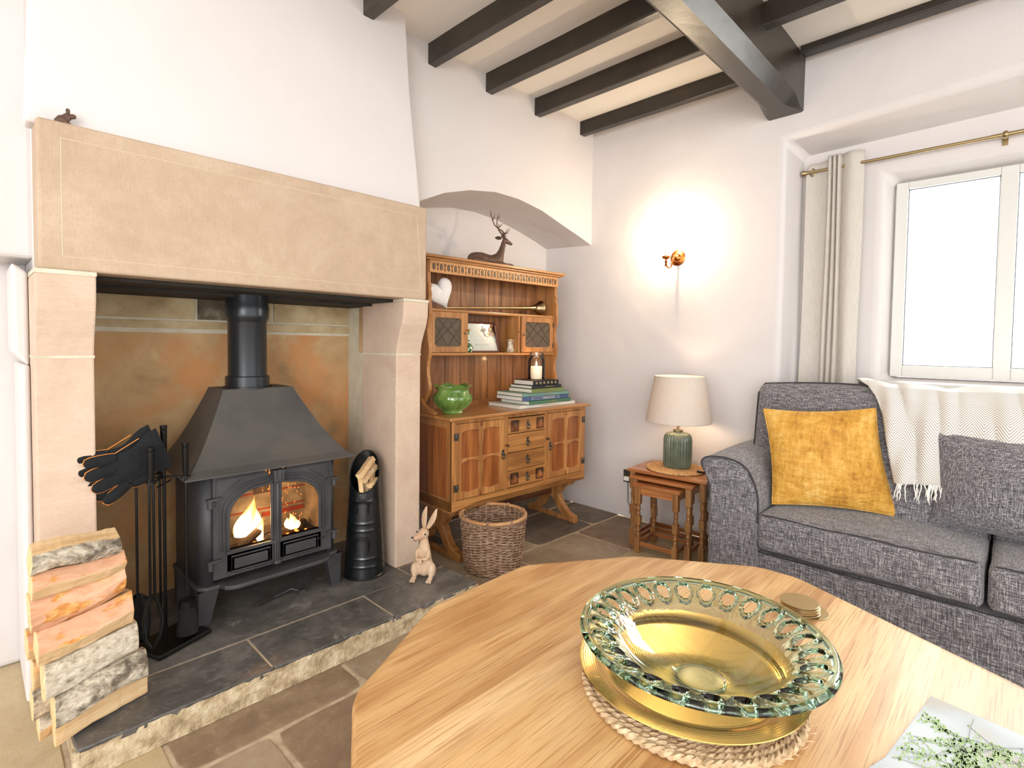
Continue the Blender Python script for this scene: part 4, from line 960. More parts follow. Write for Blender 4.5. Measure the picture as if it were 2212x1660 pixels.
# ------------------------------------------------------------------ DRESSER
dz_rot = math.radians(-2.5)
DR = thing('welsh_dresser', 'carved honey oak dresser with plate rack standing in the arched alcove', 'dresser', (1.862, 2.262, 0), dz_rot)
DM = Matrix.LocRotScale(Vector((1.862, 2.262, 0)), DR.rotation_euler, None)
W, D0 = 1.165, .45
def part(name, b, mat, parent=DR, **k):
    k.setdefault('bevel', .002); return b.build(name, mat, parent, **k)
b = MB(); b.box(0, .03, .0, D0, .30, .815); b.box(W-.03, W, 0, D0, .30, .815); b.box(0, W, D0-.015, D0, .30, .815); b.box(.02, W-.02, .02, D0-.01, .355, .37)
b.box(0, W, .0, .02, .797, .815); b.box(0, .024, -.001, .022, .30, .815); b.box(W-.024, W, -.001, .022, .30, .815); b.box(.398, .424, 0, .02, .36, .80); b.box(.752, .778, 0, .02, .36, .80)
part('carcass', b, M['dz'])
b = MB(); b.box(-.004, 0, .05, D0-.05, .37, .77); part('side_panel', b, M['dpan'])
b = MB(); b.prism([(-.028, -.022), (W+.028, -.022), (W+.028, D0+.01), (-.028, D0+.01)], 'z', .816, .835); part('top', b, M['dx'], bevel=.006, bseg=3)
# apron with wavy lower edge
pts = [(0, .362), (W, .362), (W, .298)]
for k in range(33):
    t = 1-k/32; x = t*W; u = abs(t-.5)*2
    z = .300 if u > .88 else .300+.0
    z = .302+.028*max(0, math.cos((u-.62)/.30*PI/2))**1.5 if .32 < u < .92 else .302
    if abs(u-.34) < .03: z = .312
    pts.append((x, z))
pts.append((0, .298)); b = MB(); b.prism(pts, 'y', -.002, .018); part('apron', b, M['dx'])
for xa_ in (0, W-.018): b = MB(); b.box(xa_, xa_+.018, .018, D0, .29, .36); part('side_apron', b, M['dx'])
# doors
def drop_handle(x, z, y, parent, s_=1):
    b = MB(); b.prism([(x, z+.030*s_), (x+.010, z+.018), (x+.006, z+.012), (x+.013, z+.004), (x+.008, z-.006), (x, z-.014), (x-.008, z-.006), (x-.013, z+.004), (x-.006, z+.012), (x-.010, z+.018)], 'y', y-.004, y)
    b.ball((x, y-.006, z+.006), .006, 8); b.tube([(x+.013*math.cos(a), y-.008, z-.012+.016*math.sin(a)) for a in [2*PI*k/18 for k in range(18)]], .0032, 6, closed=True)
    return b.build('ring_handle', M['pewter'], parent)
def hinge(x, z, y, parent):
    b = MB()
    for s_ in (-1, 1): b.prism([(x, z-.016), (x+s_*.016, z-.022), (x+s_*.014, z-.006), (x+s_*.018, z), (x+s_*.014, z+.006), (x+s_*.016, z+.022), (x, z+.016)], 'y', y-.003, y)
    b.tube([(x, y-.003, z-.02), (x, y-.003, z+.02)], .003, 6); return b.build('butterfly_hinge', M['pewter'], parent)
def wavy(x0, x1, z, up, amp=.006):   # cusped edge: flat ends, two humps
    pts = []
    for k in range(13):
        t = k/12; h = amp*(abs(math.sin(t*PI*1.0))**.6)-(amp*.8 if .42 < t < .58 and False else 0); pts.append((x0+(x1-x0)*t, z+up*h))
    return pts
def panel_door(x0, x1, z0, z1, hinge_right):
    y = -.004; s_ = .042; b = MB(); d = MB()
    d.box(x0, x1, y+.012, y+.020, z0, z1, 0)
    xm, zm = (x0+x1)/2, (z0+z1)/2+.002
    # frame: stiles, centre muntin with wavy sides, rails with shaped edges
    for a, c in ((x0, x0+s_), (x1-s_, x1)): d.box(a, c, y, y+.018, z0, z1, 1)
    mt_ = [(xm-.013+.005*math.sin(k/10*4*PI), z0+s_*.6+(z1-z0-s_*1.2)*k/10) for k in range(11)]; mt2 = [(2*xm-p[0], p[1]) for p in reversed(mt_)]
    d.prism(mt_+mt2, 'y', y+.001, y+.018, 1)
    for (xa, xb) in ((x0+s_-.002, xm-.010), (xm+.010, x1-s_+.002)):
        d.prism([(xa, z1), (xa, z1-.055)]+[(xa+(xb-xa)*k/12, z1-.055+.016*math.sin(PI*k/12)**.5) for k in range(1, 12)]+[(xb, z1-.055), (xb, z1)], 'y', y, y+.018, 1)
        d.prism([(xa, zm+.014), (xb, zm+.014)]+[(xb-(xb-xa)*k/12, zm-.014-.004*math.cos(PI*2*k/12)+.014*math.sin(PI*k/12)**.5) for k in range(0, 13)], 'y', y+.001, y+.018, 1)
        d.prism([(xa, z0), (xb, z0)]+[(xb-(xb-xa)*k/12, z0+.040+.006*math.cos(PI*2*k/12)) for k in range(0, 13)], 'y', y, y+.018, 1)
    dd = part('door', d, [M['dpan'], M['dz']])
    hx = x1-.002 if hinge_right else x0+.002
    for z in (z0+.07, z1-.07): hinge(hx, z, y-.001, dd)
    kx = x0+.018 if hinge_right else x1-.018
    drop_handle(kx, zm, y, dd)
    b = MB(); px = x0-.012 if hinge_right else x1+.010
    b.tube([(px, y+.006, zm+.05), (px, y-.012, zm+.05)], .006, 8); b.ball((px, y-.016, zm+.05), .009, 10); part('turn_button', b, M['dcarve'], DR)
panel_door(.024, .398, .365, .795, False); panel_door(.780, W-.022, .365, .795, True)
dzs = [.793, .695, .580, .469, .364]
for i in range(4):
    z1, z0 = dzs[i]-.002, dzs[i+1]+.002; b = MB(); b.box(.425, .751, -.003, .02, z0, z1); dd = part('drawer', b, M['dx'])
    drop_handle(.590, (z0+z1)/2, -.003, dd)
    if i in (0, 3):
        for xc in (.478, .702):
            c = MB(); s_ = .034; zc = (z0+z1)/2; c.box(xc-s_, xc+s_, -.005, -.002, zc-s_*1.05, zc+s_*1.05, 0)
            for a in (-60, -30, 0, 30, 60):
                A = math.radians(a); c.tube([(xc+.006*math.sin(A), -.006, zc-.026), (xc+.022*math.sin(A)*1.1, -.007, zc-.026+.026*math.cos(A)), (xc+.030*math.sin(A), -.006, zc-.026+.050*math.cos(A))], [.003, .005, .002], 6, mi=1)
            c.tube([(xc+.022*math.cos(t), -.006, zc-.026+.02*math.sin(t)) for t in [PI*k/10 for k in range(11)]], .002, 5, mi=1)
            c.build('carved_block', [M['dcarve'], M['dpan']], dd)
# trestle feet and stretcher
def trestle(x):
    b = MB(); lyre = [(.03, .30), (.09, .24), (.13, .20), (.17, .19), (.28, .19), (.32, .20), (.36, .24), (.42, .30)]
    b.prism([(.02, .30), (.44, .30), (.41, .262), (.345, .232), (.32, .19), (.14, .19), (.115, .232), (.05, .262)], 'x', x, x+.045)
    def s_leg(sg):
        o_ = .23; P = [(.045, .20), (.075, .175), (.10, .125), (.145, .075), (.185, .055), (.225, .045), (.228, 0), (.17, 0), (.12, .03), (.07, .075), (.045, .12), (.01, .15), (.005, .20)]
        return [(o_+sg*p[0], p[1]) for p in P]
    b.prism(s_leg(1), 'x', x, x+.045); b.prism(s_leg(-1), 'x', x, x+.045); b.box(x+.004, x+.041, .03, .43, 0.0, .028)
    return part('trestle_foot', b, M['dz'], bevel=.004)
trestle(.055); trestle(W-.10)
b = MB(); b.box(.10, W-.10, .215, .245, .17, .25); b.box(W-.055, W-.03, .2, .26, .19, .23); part('stretcher', b, M['dcarve'])
# plate rack
HX0, HX1, HY0, HY1 = .0, 1.125, .235, .44
b = MB(); b.box(HX0+.02, HX1-.02, HY1-.012, HY1, .835, 1.735, 0)
for k in range(1, 9): xk = HX0+.02+(HX1-HX0-.04)*k/9; b.box(xk-.0015, xk+.0015, HY1-.0135, HY1-.011, .85, 1.70, 1)
b.box(HX0+.02, HX1-.02, HY1-.03, HY1-.012, .835, .865, 0)
part('back_board', b, [M['dback'], M['dark_recess']], bevel=0)
for x, sd in ((HX0, 1), (HX1-.022, -1)):
    pts = [(HY1, .836), (HY1, 1.735), (HY0+.012, 1.735), (HY0+.012, 1.60)]
    for k in range(40):
        t = k/39; z = 1.60-t*(1.60-.90); pts.append((HY0+.004+.010*math.sin(t*6.2*PI)*(1 if t > .04 else 0)+.016*math.exp(-((z-1.53)/.03)**2)*-1+(.03*max(0, (t-.9)/.1)), z))
    pts += [(HY0+.06, .88), (HY0-.03, .86), (HY0-.06, .845), (HY0-.06, .836)]
    b = MB(); b.prism(pts, 'x', x, x+.022); part('side_upright', b, M['dz'])
    b = MB(); xx = x-.02 if sd > 0 else x+.022
    b.prism([(HY0-.09, .836), (HY0-.10, .85), (HY0-.07, .858), (HY0-.02, .868), (HY0+.02, .89), (HY0+.05, .92), (HY0+.09, .925), (HY0+.10, .836)], 'x', xx, xx+.02); part('foot_bracket', b, M['dz'])
b = MB(); b.box(HX0-.045, HX1+.04, HY0-.035, HY1+.01, 1.745, 1.762); b.box(HX0-.03, HX1+.025, HY0-.02, HY1, 1.733, 1.745); part('cornice', b, M['dx'], bevel=.004, bseg=3)
b = MB(); b.box(HX0+.005, HX1-.005, HY0, HY0+.018, 1.662, 1.733, 0)
nO = 21; y = HY0-.0012
for k in range(nO):
    xc = HX0+.035+(HX1-HX0-.07)*k/(nO-1)
    b.prism([(xc+.0105*math.cos(a), 1.697+.020*math.sin(a)*(1.0)) for a in [2*PI*j/20 for j in range(20)]], 'y', y, y+.003, 1)
    b.prism([(xc+.0055*math.cos(a), 1.697+.0145*math.sin(a)) for a in [2*PI*j/16 for j in range(16)]], 'y', y-.0012, y+.003, 2)
    if k < nO-1:
        xm = xc+(HX1-HX0-.07)/(nO-1)/2
        b.prism([(xm-.010, 1.722), (xm, 1.712), (xm+.010, 1.722), (xm+.010, 1.716), (xm+.003, 1.704), (xm+.002, 1.690), (xm+.005, 1.684), (xm+.0015, 1.676), (xm, 1.670), (xm-.0015, 1.676), (xm-.005, 1.684), (xm-.002, 1.690), (xm-.003, 1.704), (xm-.010, 1.716)], 'y', y, y+.003, 1)
part('carved_frieze', b, [M['dfrieze'], M['dcarve'], M['pewter']], bevel=0)
for z, d in ((1.455, .012), (1.19, .0)):
    b = MB(); pts = [(HX0+.022, HY1-.012), (HX1-.022, HY1-.012)]
    n_ = 24
    for k in range(n_+1):
        t = k/n_; x = HX1-.022-(HX1-HX0-.044)*t; pts.append((x, HY0+.01+d+.018*max(0, math.sin(PI*t))**.5*(1 if 1.3 < z else .6)))
    b.prism(pts, 'z', z-.018, z); part('shelf', b, M['dx'], bevel=.005, bseg=3)
# little leaded cupboards, standing slightly open
def cup_door(x0, x1, hinge_right, ang):
    z0, z1 = 1.192, 1.436; w_ = x1-x0; s_ = .036; d = MB()
    d.box(0, s_, 0, .016, z0, z1); d.box(w_-s_, w_, 0, .016, z0, z1); d.box(s_, w_-s_, 0, .016, z0, z0+s_); d.box(s_, w_-s_, 0, .016, z1-s_, z1)
    for xa in (s_, w_-s_): 
        sg = 1 if xa == s_ else -1
        for zz in (z0+s_, z1-s_):
            d.prism([(xa, zz), (xa+sg*.016, zz), (xa+sg*.010, zz+(.006 if zz < 1.3 else -.006)), (xa, zz+(.012 if zz < 1.3 else -.012))], 'y', .001, .015)
    hx = w_ if hinge_right else 0
    R_ = Matrix.Translation((x0+hx, HY0+.02, 0)) @ Matrix.Rotation(ang, 4, 'Z') @ Matrix.Translation((-hx, 0, 0))
    for i in range(len(d.v)): d.v[i] = tuple(R_ @ Vector(d.v[i]))
    o = part('cupboard_door', d, M['dz'])
    g = MB(); g.box(s_, w_-s_, .007, .009, z0+s_, z1-s_, M=R_); g.build('leaded_pane', M['leadglass'], o)
    g = MB(); xa, xb, za, zb_ = s_, w_-s_, z0+s_, z1-s_; xm_, zm_ = (xa+xb)/2, (za+zb_)/2
    for A, B in (((xa, zm_-.05), (xm_, zb_)), ((xm_, zb_), (xb, zm_-.05)), ((xa, zm_+.05), (xm_, za)), ((xm_, za), (xb, zm_+.05)), ((xa, za+.01), (xb-.02, zb_)), ((xb, za+.01), (xa+.02, zb_))):
        g.tube([R_ @ Vector((A[0], .006, A[1])), R_ @ Vector((B[0], .006, B[1]))], .0018, 5)
    g.build('lead_lattice', M['lead'], o)
    k = MB(); kx = .012 if hinge_right else w_-.012; k.ball((kx, -.006, (z0+z1)/2-.005), .006, 8, M=R_); k.build('knob', M['pewter'], o)
    for z in (z0+.05, z1-.05):
        k = MB(); k.prism([(hx-.012, z-.014), (hx+.010, z-.018), (hx+.006, z), (hx+.010, z+.018), (hx-.012, z+.014), (hx-.008, z)], 'y', -.003, .0, M=R_); k.build('butterfly_hinge', M['pewter'], o)
cup_door(HX0+.022, HX0+.285, False, math.radians(-3)); cup_door(.765, HX1-.024, True, math.radians(3))
for x in (HX0+.288, .742):
    b = MB(); b.box(x, x+.016, HY0+.014, HY1-.012, 1.19, 1.437); b.tube([(x+.008, HY0+.014, 1.33), (x+.008, HY0-.006, 1.33)], .005, 8); b.ball((x+.008, HY0-.010, 1.33), .0075, 8); part('cupboard_partition', b, M['dz'])
def DW(x, y, z): return tuple(DM @ Vector((x, y, z)))
TZ = .8355

# ---- things on the dresser
jp = thing('jardiniere', 'leaf moulded green glazed pot with a frilled rim on the dresser top', 'pot', DW(.13, .17, TZ))
b = MB()
def jf(a, r, z):
    k = max(0, (z-.125)/.045); w_ = 1+.06*k*math.sin(6*a); rib = .004*abs(math.sin(a*7+math.sin(z*45)*1.3))*(1 if .015 < z < .12 else 0)
    return r*w_-rib, z+(.008*k*math.sin(6*a+.6) if z > .13 else 0)
pr = [(.001, 0), (.058, 0), (.062, .004), (.058, .010), (.066, .022), (.092, .045), (.108, .068), (.114, .085), (.112, .10), (.104, .115), (.096, .128), (.094, .138), (.102, .152), (.110, .160), (.107, .163), (.092, .145), (.090, .13), (.10, .10), (.10, .07), (.07, .03), (.001, .02)]
pr2 = []
for i in range(len(pr)-1):
    for k in range(4): pr2.append((pr[i][0]+(pr[i+1][0]-pr[i][0])*k/4, pr[i][1]+(pr[i+1][1]-pr[i][1])*k/4))
b.lathe(pr2, (0, 0, 0), 96, wob=jf)
rng = random.Random(4)
for k in range(14):
    a0 = 2*PI*k/14; 
    for s_ in (-1, 1):
        b.tube([((r+.0015)*math.cos(a0+s_*w_), (r+.0015)*math.sin(a0+s_*w_), z) for r, z, w_ in ((.066, .022, .02), (.094, .047, .10), (.110, .072, .16), (.114, .092, .15), (.108, .108, .07), (.106, .113, 0))], .0022, 5)
b.build('body', M['greenglaze'], jp)

bks = [  # x0, x1, y0(front), depth, z thickness, rot, mat, title, label, tcol
 (.555, 1.10, .04, .30, .0215, 2, 'bk_cream', 'THE READER S ENCYCLOPAEDIA ATLAS', 'large cream atlas at the bottom of the book stack', 'gilt'),
 (.625, 1.055, .035, .26, .0235, 5, 'bk_green', 'ALCHEMINES', 'green hardback lying directly on the cream atlas', 'gilt'),
 (.60, 1.04, .05, .26, .0265, 1, 'bk_blue', 'LANDSCAPE ATLAS', 'blue hardback with a pale spine panel in the book stack', 'bk_cream'),
 (.60, 1.035, .045, .26, .0225, 0, 'bk_teal', 'Northern Animals', 'teal green hardback between the blue book and the olive book', 'gilt'),
 (.665, .975, .04, .22, .0260, 3, 'bk_olive', 'THE DEER GARDEN', 'olive hardback with gilt capitals in the book stack', 'gilt'),
 (.68, .965, .05, .21, .0200, 2, 'bk_ink', 'BARBOUR MENU', 'thin black book beneath the ribbed black one', 'gilt'),
 (.70, .94, .055, .19, .0310, 1, 'bk_black', '', 'black leather bound book with ribbed gilt spine at the top of the stack', 'gilt')]
zz = TZ
for x0, x1, y0, dp, th, ro, mt_, title, lab, tc in bks:
    xm = (x0+x1)/2; o = thing('book', lab, 'book', DW(xm, y0+dp/2, zz), dz_rot+math.radians(ro-2), 'books stacked on the dresser'); hw = (x1-x0)/2; hd_ = dp/2
    b = MB(); b.box(-hw, hw, -hd_, -hd_+.006, 0, th); b.box(-hw, hw, -hd_, hd_, 0, .0025); b.box(-hw, hw, -hd_, hd_, th-.0025, th)
    if mt_ == 'bk_black':
        for k in range(5): b.box(-hw+.035+k*.045, -hw+.039+k*.045, -hd_-.002, -hd_+.001, 0, th)
    b.build('cover', M[mt_], o, bevel=.0012)
    b = MB(); b.box(-hw+.004, hw-.004, -hd_+.005, hd_-.003, .0022, th-.0022); b.build('pages', M['pages'], o)
    if mt_ == 'bk_blue':
        b = MB(); b.box(-hw*.62, hw*.55, -hd_-.0006, -hd_, .005, th-.005); b.box(-hw*.60, hw*.53, -hd_-.0009, -hd_-.0003, .0065, th-.0065, 1); b.build('spine_panel', [M['bk_cream'], M['bk_blue']], o)
    if title: text_mesh('spine_title', title, th*.5, M['gilt' if tc == 'gilt' else 'bk_cream'], o, Matrix.Translation((.02, -hd_-.001, th/2)) @ Matrix.Rotation(PI/2, 4, 'X'), .0003)
    else:
        b = MB()
        for k in range(6): b.tube([(-hw+.028+k*.036+.006*math.cos(t), -hd_-.0012, th/2+.008*math.sin(t)) for t in [2*PI*j/8 for j in range(8)]], .0012, 4, closed=True)
        b.build('gilt_tooling', M['gilt'], o)
    zz += th+.0004
jr = thing('glass_jar', 'clear glass storage jar holding a lit candle on top of the books', 'jar', DW(.825, .155, zz))
b = MB(); b.lathe([(.001, .002), (.052, .002), (.056, .006), (.058, .02), (.058, .125), (.054, .142), (.043, .156), (.043, .168), (.048, .170), (.048, .178), (.044, .180)], (0, 0, 0), 40); b.build('glass_body', M['jarglass'], jr)
cn = thing('candle', 'lit cream pillar candle burning inside the glass jar', 'candle', tuple(Vector(DW(.825, .155, zz))+Vector((0, 0, .0035))))
b = MB(); b.lathe([(.001, 0), (.037, 0), (.038, .002), (.038, .082), (.036, .085), (.030, .082), (.001, .080)], (0, 0, 0), 32); b.build('wax', M['cream'], cn)
b = MB(); b.lathe([(.0005, .086), (.004, .090), (.0055, .096), (.004, .106), (.0015, .114), (.0003, .118)], (0, 0, 0), 14); b.build('flame', M['candleflame'], cn)
b = MB(); b.tube([(0, 0, .079), (.0005, 0, .09)], .0008, 5); b.build('wick', M['black'], cn)
l = bpy.data.lights.new('candle_glow', 'POINT'); l.energy = .35; l.color = (1, .62, .32); l.shadow_soft_size = .008; lo = bpy.data.objects.new('candle_glow', l); COL.objects.link(lo); lo.location = Vector(DW(.825, .155, zz))+Vector((0, 0, .125))

# framed certificate leaning back on the middle shelf
fr = thing('certificate_frame', 'cream certificate in a thin mahogany frame leaning on the middle shelf', 'picture frame', DW(.50, .335, 1.1905), dz_rot)
RT = Matrix.Rotation(math.radians(-14), 4, 'X') @ Matrix.Rotation(math.radians(0), 4, 'Y'); fw, fh, ft = .285, .205, .010
b = MB(); h2 = fw/2
b.box(-h2, h2, -.006, .004, 0, ft, M=RT); b.box(-h2, h2, -.006, .004, fh-ft, fh, M=RT); b.box(-h2, -h2+ft, -.006, .004, 0, fh, M=RT); b.box(h2-ft, h2, -.006, .004, 0, fh, M=RT); b.build('frame', M['redwood'], fr, bevel=.001)
b = MB(); b.box(-h2+.006, h2-.006, 0, .003, .006, fh-.006, M=RT); b.build('paper', M['paper'], fr)
b = MB(); b.box(-h2+.008, h2-.008, -.0035, -.0025, .008, fh-.008, M=RT); b.build('glass', M['pane'], fr)
b = MB()
for z, w_ in ((.165, .03), (.158, .05), (.145, .11), (.128, .04), (.120, .15), (.108, .13), (.098, .05), (.086, .16), (.077, .12), (.055, .16), (.050, .15), (.045, .16), (.030, .05)): b.box(-w_/2*.8, w_/2*.8, -.0008, -.0002, z, z+.0012, M=RT)
b.build('printed_lines', M['ink'], fr)
bv = thing('bud_vase', 'small green and white mottled bud vase beside the framed certificate', 'vase', DW(.345, .30, 1.1905))
b = MB(); b.lathe([(.001, 0), (.022, 0), (.030, .012), (.033, .026), (.028, .042), (.016, .054), (.009, .064), (.0075, .10), (.0075, .14), (.009, .146), (.006, .146), (.005, .06)], (0, 0, 0), 28); b.build('body', M['potgreen'], bv)
sp = thing('striped_pot', 'small waisted striped pottery cup on the shelf beside the certificate', 'pot', DW(.725, .31, 1.1905))
b = MB(); b.lathe([(.001, 0), (.024, 0), (.026, .006), (.021, .03), (.017, .055), (.018, .066), (.025, .084), (.027, .090), (.023, .088), (.014, .06), (.001, .05)], (0, 0, 0), 28, wob=lambda a, r, z: (r*(1+.04*math.cos(14*a)), z)); b.build('body', M['potstripe'], sp)
b = MB(); b.tube([(.0265*math.cos(t), .0265*math.sin(t), .089) for t in [2*PI*k/24 for k in range(24)]], .0022, 6, closed=True); b.build('rim', M['bronze'], sp)
# white heart
ho = thing('heart_ornament', 'white textured heart ornament standing tilted on the upper shelf', 'ornament', DW(.135, .31, 1.4555), dz_rot+math.radians(4))
b = MB(); HR = Matrix.Rotation(math.radians(-26), 4, 'Y')
hp = []
for k in range(60):
    t = 2*PI*k/60; hp.append((.0064*16*math.sin(t)**3, .0064*(13*math.cos(t)-5*math.cos(2*t)-2*math.cos(3*t)-math.cos(4*t))))
hz = [((HR @ Vector((p[0], 0, p[1]))).x, (HR @ Vector((p[0], 0, p[1]))).z) for p in hp]; zmin = min(p[1] for p in hz)
def hf(u, v):
    k = int(round(u*60)) % 60; s_ = math.sin(max(.02, min(1, v))*PI*.5); c_ = math.cos(v*PI*.5)
    return (hz[k][0]*s_, -.032*c_*(1)-.001, (hz[k][1]-zmin-.085)*s_+.085)
def hf2(u, v): p = hf(u, v); return (p[0], -p[1], p[2])
b.grid(hf, 60, 12, cu=True); b.grid(hf2, 60, 12, cu=True); b.build('body', M['whiteheart'], ho, merge=.0015)
# hunting horn
hn = thing('hunting_horn', 'long slender brass hunting horn lying on the upper shelf', 'horn', DW(.66, .315, 1.4555), dz_rot)
b = MB(); AX = Matrix.Rotation(math.radians(90), 4, 'Y')
prh = [(-.50, .0075), (-.49, .005), (-.2, .006), (.10, .008), (.24, .0125), (.30, .019), (.335, .030), (.352, .042), (.360, .050), (.361, .053), (.358, .052), (.34, .038), (.30, .022)]
b.tube([(x, 0, .054 - .014*0) for x, r in prh], [r for x, r in prh], 28, caps=False)
tl = math.atan2(.045, .86)
for i in range(len(b.v)):
    x, y, z = b.v[i]; b.v[i] = (x, y, z+(x-.36)*tl)
b.build('tube', M['rodbrass'], hn, solid=.0012)

# stag
sg_ = thing('stag_figurine', 'dark iron stag with branching antlers lying on top of the dresser', 'figurine', DW(.57, .335, 1.7625), dz_rot+math.radians(-10))
B = [((-.13, 0, .040), (.060, .045, .045)), ((-.085, 0, .046), (.075, .042, .046)), ((-.02, 0, .040), (.075, .038, .040)), ((.04, 0, .048), (.055, .038, .048)), ((.065, 0, .085), (.030, .026, .04)),
     ((.078, 0, .120), (.023, .020, .036)), ((.088, 0, .152), (.020, .018, .03)), ((.104, 0, .182), (.027, .020, .022)), ((.130, -.0, .173), (.022, .014, .015)), ((.150, 0, .166), (.014, .011, .012)),
     ((-.12, -.035, .022), (.050, .020, .026)), ((-.05, -.045, .012), (.060, .012, .011)), ((.06, -.035, .015), (.055, .014, .014)), ((.115, -.03, .016), (.048, .012, .012)), ((.10, .02, .016), (.06, .014, .014)), ((-.02, -.03, .014), (.07, .016, .012)), ((.04, -.015, .018), (.1, .03, .018))]
meta('body', [(Vector(c), r) for c, r in B], M['stag'], sg_, .005)
for sy in (-1, 1):
    b = MB(); b.grid(lambda u, v: (.085-.040*v, sy*(.018+.022*v)+.0, .200+.002*v+.010*math.cos(u*2*PI)*math.sin(PI*min(1, v*.9+.1))*1.2+.003*math.sin(u*2*PI)), 12, 8, cu=True); b.build('ear', M['stag'], sg_, solid=.004)
    b = MB(); s_ = sy
    main = [(.092, s_*.008, .200), (.085, s_*.016, .220), (.060, s_*.030, .238), (.02, s_*.044, .246), (-.015, s_*.055, .262), (-.035, s_*.060, .290), (-.045, s_*.060, .318), (-.046, s_*.056, .350)] if sy < 0 else \
           [(.096, s_*.010, .200), (.100, s_*.025, .225), (.090, s_*.045, .245), (.080, s_*.060, .275), (.076, s_*.068, .31), (.080, s_*.066, .345), (.090, s_*.060, .378)]
    def tp(P_, r0, r1): b.tube(P_, [r0+(r1-r0)*k/(len(P_)-1) for k in range(len(P_))], 8)
    tp(main, .0065, .002)
    if sy < 0:
        tp([main[3], (.026, s_*.046, .262), (.020, s_*.044, .280)], .005, .001); tp([main[5], (-.020, s_*.052, .310), (-.010, s_*.048, .336)], .005, .001); tp([main[6], (-.058, s_*.066, .325)], .004, .001); tp([main[1], (.102, s_*.03, .232), (.118, s_*.035, .262)], .005, .001)
    else:
        tp([main[1], (.120, s_*.022, .243), (.140, s_*.018, .275)], .006, .001); tp([main[3], (.100, s_*.055, .292), (.115, s_*.05, .312)], .005, .001); tp([main[5], (.095, s_*.066, .350), (.100, s_*.064, .362)], .004, .001); tp([main[0], (.115, s_*.01, .21), (.122, s_*.01, .226)], .004, .001)
    b.build('antler', M['stag'], sg_)
# mouse on the lintel
ms = thing('mouse_figurine', 'tiny bronze mouse perched on the end of the stone lintel', 'figurine', (.225, 2.238, 1.932))
meta('body', [(Vector((0, 0, .017)), (.020, .014, .017)), (Vector((.012, -.002, .030)), (.014, .011, .013)), (Vector((.026, -.004, .034)), (.010, .008, .009)), (Vector((-.012, 0, .010)), (.012, .012, .010)), (Vector((.012, -.006, .006)), (.010, .009, .006))], M['stag'], ms, .003)
b = MB(); b.ball((.012, -.010, .047), (.006, .002, .007), 8); b.ball((.014, .008, .047), (.006, .002, .007), 8); b.build('ears', M['stag'], ms)

# ------------------------------------------------------------------ NEST OF TABLES
def nest(name, lab, cx, cy, wd, dp, h, rz):
    t = thing(name, lab, 'side table', (cx, cy, 0), rz, 'nest of three turned leg tables')
    # local x = depth (towards wall), y = width
    b = MB(); b.box(-dp/2, dp/2, -wd/2, wd/2, h-.018, h); b.build('table_top', M['nestx'], t, bevel=.004, bseg=3)
    lx, ly = dp/2-.028, wd/2-.030
    b = MB(); 
    for s_ in (-1, 1): b.box(-lx, lx, s_*ly-.008, s_*ly+.008, h-.065, h-.018)
    b.box(lx-.008, lx+.008, -ly, ly, h-.065, h-.018)
    if name == 'small_nest_table': b.box(-lx-.008, -lx+.008, -ly, ly, h-.065, h-.018)
    b.build('apron', M['nestx'], t)
    q = .0165
    for sx in (-1, 1):
        for sy in (-1, 1):
            x, y = sx*lx, sy*ly; b = MB()
            def sq(z0, z1): b.prism([(x-q, y-q), (x+q, y-q), (x+q, y+q), (x-q, y+q)], 'z', z0, z1)
            H = h-.018; sq(H-.105, H); sq(H*.42, H*.42+.055); sq(0, .095)
            def turn(z0, z1):
                L = z1-z0; b.lathe([(.006, z0-.002), (.013, z0), (.015, z0+.004), (.010, z0+.010), (.014, z0+.016), (.011, z0+.022), (.010, z0+L*.35), (.0145, z0+L*.55), (.0145, z0+L*.65), (.011, z1-.022), (.014, z1-.016), (.010, z1-.010), (.015, z1-.004), (.013, z1), (.006, z1+.002)], (x, y, 0), 14)
            turn(.095, H*.42); turn(H*.42+.055, H-.105)
            b.build('leg', M['nestz'], t, bevel=.004)
    b = MB()
    for s_ in (-1, 1): b.box(-lx, lx, s_*ly-.008, s_*ly+.008, .045, .070)
    b.box(lx-.008, lx+.008, -ly, ly, .045, .07)
    if name == 'small_nest_table': b.box(-lx-.008, -lx+.008, -ly, ly, .045, .07)
    b.build('stretcher', M['nestx'], t, bevel=.002)
nrot = math.radians(3.5)
nest('large_nest_table', 'largest table of the nest, carrying the lamp', 3.055, 1.525, .50, .35, .48, nrot)
nest('middle_nest_table', 'middle table of the nest, tucked under the largest', 2.985, 1.530, .395, .31, .450, nrot)
nest('small_nest_table', 'smallest table of the nest, pulled out in front of the others', 2.915, 1.530, .295, .27, .420, nrot)
